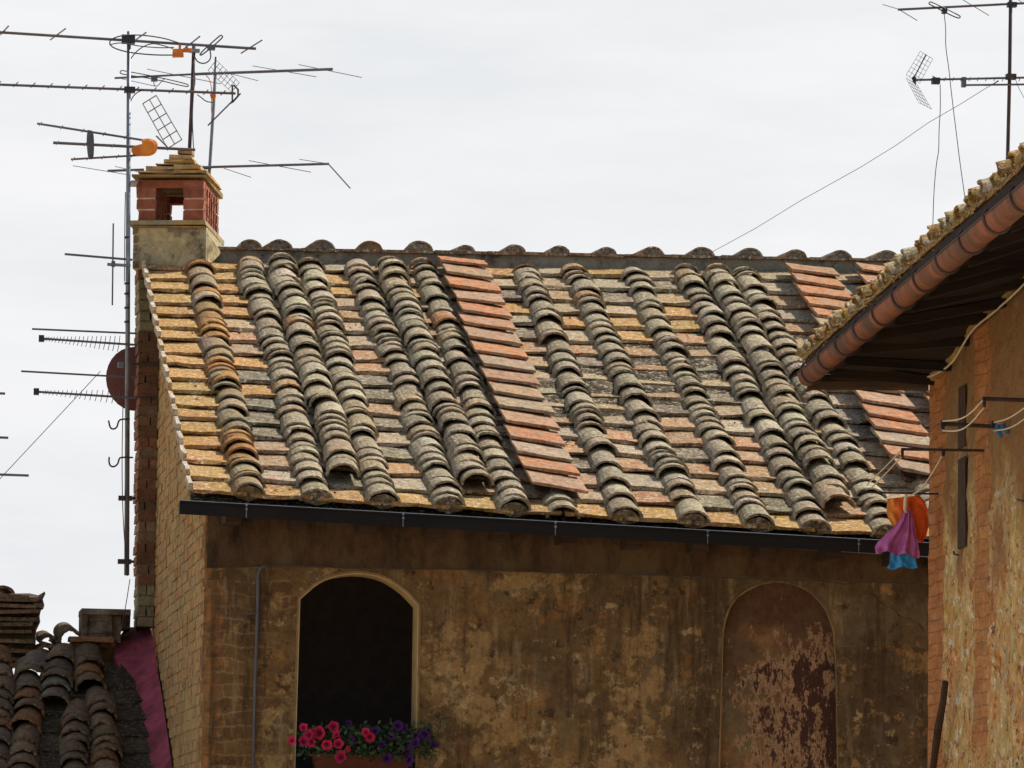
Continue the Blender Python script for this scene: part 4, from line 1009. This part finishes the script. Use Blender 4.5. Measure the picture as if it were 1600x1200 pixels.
# ------------------------------------------------------------------ clothes-line racks on that wall
YA = WP(1570,668).y
def rod(wx, wy, ox, oy, r_, label, d=0):
    wpt = WP(wx,wy); o_ = U(ox,oy,wpt.y+d); th_ = thing('clothes_line_bracket', wpt, label, 'clothes line', 'iron clothes-line brackets on the rubble wall')
    b = MB(); b.tube([wpt-WN_*.03, o_], r_, 7); b.build('rod', M_RUSTM, th_); return th_, wpt, o_
ra = rod(1572,668,1470,662,.0115,'thick iron bracket with two rope knots and a blue scrap')
rbk = rod(1640,627,1535,623,.011,'upper iron bracket running off the right picture edge')
rc_ = rod(1536,704,1408,702,.008,'thin iron bracket crossing in front of the raised red tiles')
rd_ = rod(1468,772,1345,769,.006,'thinnest iron bracket from which the cloths hang')
def knot(th_, x, y, Yk, w_=3.2, h_=7):
    b = MB(); blob(b, [(x-w_,y-h_),(x+w_,y-h_),(x+w_*1.2,y),(x+w_*.8,y+h_),(x-w_,y+h_*.8),(x-w_*1.2,y)], Yk, .05); b.build('knot', M_BLACK, th_)
knot(ra[0],1473,664,ra[2].y); knot(ra[0],1552,664,ra[1].y,3.5,6); knot(rbk[0],1538,630,rbk[2].y,2.4,7); knot(rc_[0],1410,708,rc_[2].y,2,8); knot(rc_[0],1474,708,rc_[1].y,2.6,6)
b = MB(); ys = ra[1].y-.1
for (x,y) in ((1558,667),(1562,672),(1566,666),(1563,680),(1560,675),(1573,674)): blob(b,[(x-3,y-3),(x+3,y-4),(x+4,y+1),(x+1,y+5),(x-3,y+3)], ys, .02)
BLUE = mat_simple('blue_rag', (.03,.20,.42), .8, var=.2); b.build('blue_scrap', BLUE, ra[0])
def line(pts, ya, yb, label):
    q = smooth_poly(pts,2); n_ = len(q); P_ = [U(x,y,lerp(ya,yb,i/(n_-1))) for i,(x,y) in enumerate(q)]
    b = MB(); b.tube(P_, .0042, 5); o = b.build('clothes_line', M_ROPE, origin=P_[0]); return tag(o, label, 'clothes line', 'pale ropes between the brackets')
line([(1473,658),(1500,656),(1518,645),(1536,625)], ra[2].y, rbk[2].y, 'upper pale rope from the thick bracket tip up to the upper bracket')
line([(1473,673),(1498,674),(1515,664),(1537,638)], ra[2].y, rbk[2].y, 'lower sagging pale rope between the thick bracket tip and the upper bracket')
line([(1553,660),(1575,655),(1600,638),(1640,610)], ra[1].y, rbk[1].y, 'upper pale rope leaving the right picture edge')
line([(1553,673),(1577,670),(1600,656),(1640,622)], ra[1].y, rbk[1].y, 'lower pale rope leaving the right picture edge')
line([(1408,704),(1385,728),(1355,757)], rc_[2].y, -1.2, 'left pale rope slanting down over the barrel tiles')
line([(1411,711),(1388,736),(1360,764)], rc_[2].y, -1.2, 'right pale rope slanting down over the barrel tiles')
line([(1473,710),(1458,738),(1437,768),(1417,776)], rc_[1].y, rd_[1].y, 'pale rope slanting down to the hanging cloths')
# hanging cloths
YC = rd_[1].y
def drape(name, L_, R_, rows, cols, amp, folds, col, label, cat, dY=0., group=None, ph=0):
    def samp(C_, t):
        t *= len(C_)-1; k = min(int(t), len(C_)-2); f = t-k; return (lerp(C_[k][0],C_[k+1][0],f), lerp(C_[k][1],C_[k+1][1],f))
    L_ = smooth_poly(L_,1); R_ = smooth_poly(R_,1); P_ = []
    for i in range(rows+1):
        v = i/rows; a_, c_ = samp(L_,v), samp(R_,v); row = []
        for j in range(cols+1):
            u = j/cols; x = lerp(a_[0],c_[0],u); y = lerp(a_[1],c_[1],u) - (1-v)*0
            hem = (2.6*math.sin(u*folds*math.pi*2+ph)*v**3)
            dep = amp*(.25+v)*(math.sin(u*folds*math.pi*2+ph)+.45*math.sin(u*folds*4.3*math.pi+1+v*2))
            nz_ = mnoise.noise(Vector((u*3.1+ph*5, v*2.2, ph)))*3.5*v
            row.append(U(x+nz_, y+hem+nz_*.5, YC+dY+dep*(1+.6*mnoise.noise(Vector((u*5,v*4,ph))))+.02*mnoise.noise(Vector((u*7+3,v*6,ph)))))
        P_.append(row)
    b = MB(); b.grid(P_, col); b.grid([[p+Vector((0,.004,0)) for p in r_] for r_ in P_][::-1], col)
    if ph == 0 and rows == 22: b.c = [mixc((.85,.36,.08), q_, min(1, max(0, (i % (cols+1))/cols*2.6))) for i, q_ in enumerate(b.c)]
    o = b.build(name, M_CLOTH, origin=P_[0][0], smooth=True); return tag(o, label, cat, group)
drape('hanging_cloth', [(1387,779),(1385,800),(1390,815),(1405,838),(1430,846)], [(1436,774),(1447,785),(1451,805),(1451,830),(1441,846)], 22, 30, .016, 1.3, (.70,.115,.022), 'orange-red cloth bulging behind the purple one', 'cloth', .06)
drape('hanging_cloth', [(1413,797),(1402,818),(1384,835),(1366,852),(1368,862)], [(1424,796),(1428,815),(1433,840),(1436,860),(1436,870)], 26, 40, .020, 2.3, (.40,.115,.31), 'pinkish purple cloth hanging in folds in front of the orange one', 'cloth', -.04, ph=.8)
drape('hanging_cloth', [(1394,855),(1390,870),(1386,888)], [(1424,855),(1430,870),(1433,886)], 14, 20, .012, 1.5, (.05,.28,.58), 'small blue cloth showing below the purple one', 'cloth', .02)
b = MB(); b.tube([U(x,y,YC-.05) for x,y in ((1416,772),(1415,782),(1414,797),(1417,801))], [.008,.012,.010,.004], 7); tag(b.build('cloth_peg', M_ROPE, origin=U(1416,772,YC-.05)), 'pale knotted strip holding the cloths to the thin bracket', 'knot')

# ------------------------------------------------------------------ window box with petunias
YP = -.02
bx = MB(); p0 = U(488,1203,YP); p1 = U(640,1181,YP)
trough = thing('flower_trough', Vector(((p0.x+p1.x)/2,YP,wq[0][1]-.004)), 'orange terracotta trough of petunias standing on the window sill', 'flower box')
zb = wq[0][1]-.003
bx.box8([Vector(v) for v in ((p0.x+.02,YP-.07,zb),(p1.x-.02,YP-.07,zb),(p1.x-.02,YP+.10,zb),(p0.x+.02,YP+.10,zb),(p0.x,YP-.09,p1.z),(p1.x,YP-.09,p1.z),(p1.x,YP+.12,p1.z),(p0.x,YP+.12,p1.z))])
bx.box((p0.x-.008,YP-.10,p1.z-.012),(p1.x+.008,YP+.13,p1.z+.004)); bx.build('trough', M_POT, trough)
def leaf(mb, p, s_, c):
    d = Vector((rng.uniform(-1,1),rng.uniform(-1,.6),rng.uniform(-.5,1))).normalized(); e = d.cross(Vector((rng.uniform(-1,1),rng.uniform(-1,1),rng.uniform(-1,1)))).normalized(); n__ = d.cross(e)
    mb.add([p, p+d*s_*.5+e*s_*.3+n__*s_*.06, p+d*s_, p+d*s_*.5-e*s_*.3+n__*s_*.06], [(0,1,2),(0,2,3)], c)
def flower(parent, px, py, rad, col, Y):
    b = MB(); P_ = U(px, py, Y); n__ = Vector((rng.uniform(-.9,.9),-1,rng.uniform(-.5,.9))).normalized(); a_ = n__.cross(Vector((0,0,1))).normalized(); b_ = a_.cross(n__)
    ph = rng.uniform(0,6); vs = [P_ - n__*rad*.5]; cs_ = [tuple(x*.12 for x in col)]
    N = 20
    for ring, (k, dz) in enumerate(((.22,-.28),(.6,-.05),(1,.04))):
        for i in range(N):
            a = 2*math.pi*i/N; lob = 1-.20*abs(math.sin(2.5*a+ph))**.6 if ring == 2 else 1-.05*abs(math.sin(2.5*a+ph))
            w_ = (.14*math.sin(5*a+ph)+.07*math.sin(9*a+2*ph))*rad if ring == 2 else 0
            vs.append(P_ + (a_*math.cos(a)+b_*math.sin(a))*rad*k*lob + n__*(rad*dz+w_)); cs_.append(tuple(x*(.3,.85,1.)[ring] for x in col))
    fs = [(0,1+i,1+(i+1)%N) for i in range(N)]
    for r_ in range(2):
        for i in range(N): fs.append((1+r_*N+i, 1+(r_+1)*N+i, 1+(r_+1)*N+(i+1)%N, 1+r_*N+(i+1)%N))
    b.add(vs, fs); b.c = cs_; b.build('flower', M_CLOTH, parent, smooth=True)
greens = [(.025,.05,.016),(.035,.07,.022),(.018,.035,.014),(.045,.08,.028)]
def plant(x0, x1, label, flowers, col, n_, tail=()):
    th_ = thing('petunia_plant', U((x0+x1)/2,1180,YP), label, 'flower')
    b = MB()
    for _ in range(n_):
        x = rng.uniform(x0,x1); y = rng.triangular(1128,1190,1158); yy = YP+rng.uniform(-.16,.10)
        if y > 1172: yy = YP-.11-rng.random()*.06
        leaf(b, U(x,y,yy), rng.uniform(.024,.044), jit(rng.choice(greens), .25))
    for (x,y) in tail:
        for _ in range(12): leaf(b, U(x+rng.uniform(-8,8),y+rng.uniform(-6,6),YP-.12), rng.uniform(.018,.032), jit(rng.choice(greens), .25))
    for _ in range(12):
        x = rng.uniform(x0,x1); b.tube([U(lerp(x,(x0+x1)/2,.4),1180,YP), U(x,1150,YP-.08), U(x+rng.uniform(-5,5),1140,YP-.12)], .002, 4, (.04,.08,.025))
    b.build('foliage', M_LEAF, th_)
    for (x,y,r_) in flowers: flower(th_, x, y, r_*.0041*rng.uniform(1.1,1.35), col if not callable(col) else col(), YP-.15-rng.random()*.04)
plant(468,572,'petunia with vivid pinkish red blooms on the left of the trough', [(456,1157,6),(474,1136,6.5),(482,1148,9),(475,1158,8),(486,1160,8),(498,1145,11),(521,1135,8),(525,1147,7),(529,1162,8.5),(511,1164,8.5),(532,1182,9),(526,1153,6),(571,1144,7),(578,1152,7),(544,1170,4)], lambda: jit((.38,.015,.065), .25), 520)
plant(562,676,'petunia with dark violet blooms trailing off the right of the trough', [(586,1142,7),(612,1150,6),(622,1134,8),(632,1138,7),(650,1150,6),(648,1160,8),(663,1148,8),(678,1163,8),(636,1176,9),(596,1162,6),(605,1185,8),(640,1188,8),(545,1130,5),(550,1155,5)], lambda: jit((.055,.014,.10), .2), 900, tail=((680,1150),(688,1132),(694,1126),(676,1170),(668,1180),(660,1170)))

# ------------------------------------------------------------------ right-hand aerials
YX = -1.6; PMX = 9000/34.4
mr_ = thing('antenna_mast', U(1575,262,YX), 'dark mast standing on the right roof behind its tile edge', 'antenna mast')
b = MB(); b.tube([U(1580,-60,YX),U(1577.5,120,YX),U(1574,265,YX),U(1572,330,YX)], .0115, 10); b.build('pole', M_RUSTM, mr_, smooth=True)
b = MB(); seg(b,1403,15,1680,1,YX-.03,.006); yo = b.build('yagi_aerial', M_ALU, mr_)
b = MB(); seg(b,1379,7,1403,14,YX-.03,.0018,.1); seg(b,1405,15,1433,32,YX-.03,.0022,.1); seg(b,1500,-3,1545,24,YX-.03,.0022,.25); seg(b,1586,-4,1600,6,YX-.03,.002,.1); b.build('element', M_ALU, yo)
b = MB(); curve(b,[(1453,3),(1451,6),(1455,8),(1496,29),(1501,27),(1499,24),(1458,4),(1453,3)],YX-.05,.0032); pbox(b,1472,14,1479,21,YX-.05,.05); b.build('folded_dipole', M_BLACK, yo)
b = MB(); pbox(b,1574,4,1588,11,YX-.02,.05); b.build('clamp', M_BLACK, yo)
b = MB(); curve(b,[(1475,20),(1478,45),(1477,70),(1483,110),(1487,150),(1496,222),(1500,255),(1509,318)],YX-.05,.0022); b.build('coaxial_cable', M_BLACK, yo)
b = MB(); seg(b,1427,125,1680,119.5,YX-.03,.0055); seg(b,1505,133,1680,131,YX-.04,.005); pbox(b,1502.5,121,1509,136,YX-.03,.04); yo = b.build('yagi_aerial', M_ALU, mr_)
b = MB()
for k in range(11): b = MB(); x = 1476+13*k; seg(b,x-1,126.5,x+1.5,121,YX-.03,.0022,.06); b.build('element', M_ALU, yo)
b = MB(); panel(b,[(1416,117),(1438,80),(1457.5,92),(1437,130)],6,4,YX,(.1,.1,-.05,-.05),.0013); panel(b,[(1416,122),(1435,160),(1455.5,170.5),(1432,131)],6,4,YX,(.1,.1,-.05,-.05),.0013)
blob(b,[(1424,122),(1429,117),(1432,121),(1431,134),(1427,129)],YX-.03,.06); seg(b,1430,118,1447,85,YX-.04,.003); b.build('corner_reflector', M_BLACK, yo)
b = MB(); pbox(b,1456,122,1468,131,YX-.05,.05); curve(b,[(1457,119),(1462,121),(1468,128),(1466,132)],YX-.05,.003); b.build('dipole_box', M_BLACK, yo)
b = MB(); pbox(b,1572,116,1587,124,YX-.02,.05); b.build('clamp', M_RUSTM, yo)
b = MB(); curve(b,[(1469,132),(1469.5,170),(1467,205),(1467,236),(1463,255),(1459,300),(1457,372)],YX-.05,.0022); b.build('coaxial_cable', M_BLACK, yo)
b = MB(); b.tube([U(1560,126,YX-.02),U(1553,131,YX-.02),U(1540,134,YX-.02)], .004, 5); b.build('guy_eye', M_RUSTM, mr_)
pts = [(1560,127),(1540,138),(1500,163),(1450,192),(1400,227),(1345,261),(1250,314),(1180,357),(1112,394)]
q = [U(x,y,lerp(YX,YR+.1,i/(len(pts)-1))) for i,(x,y) in enumerate(pts)]
wire('guy_wire', q, .0021, 'thin guy wire from the right mast down to the main roof ridge')
wire('guy_wire', [U(1586,122,YX),U(1591,136,YX),U(1612,175,YX),U(1640,225,YX)], .0019, 'short guy wire at the top right picture edge')
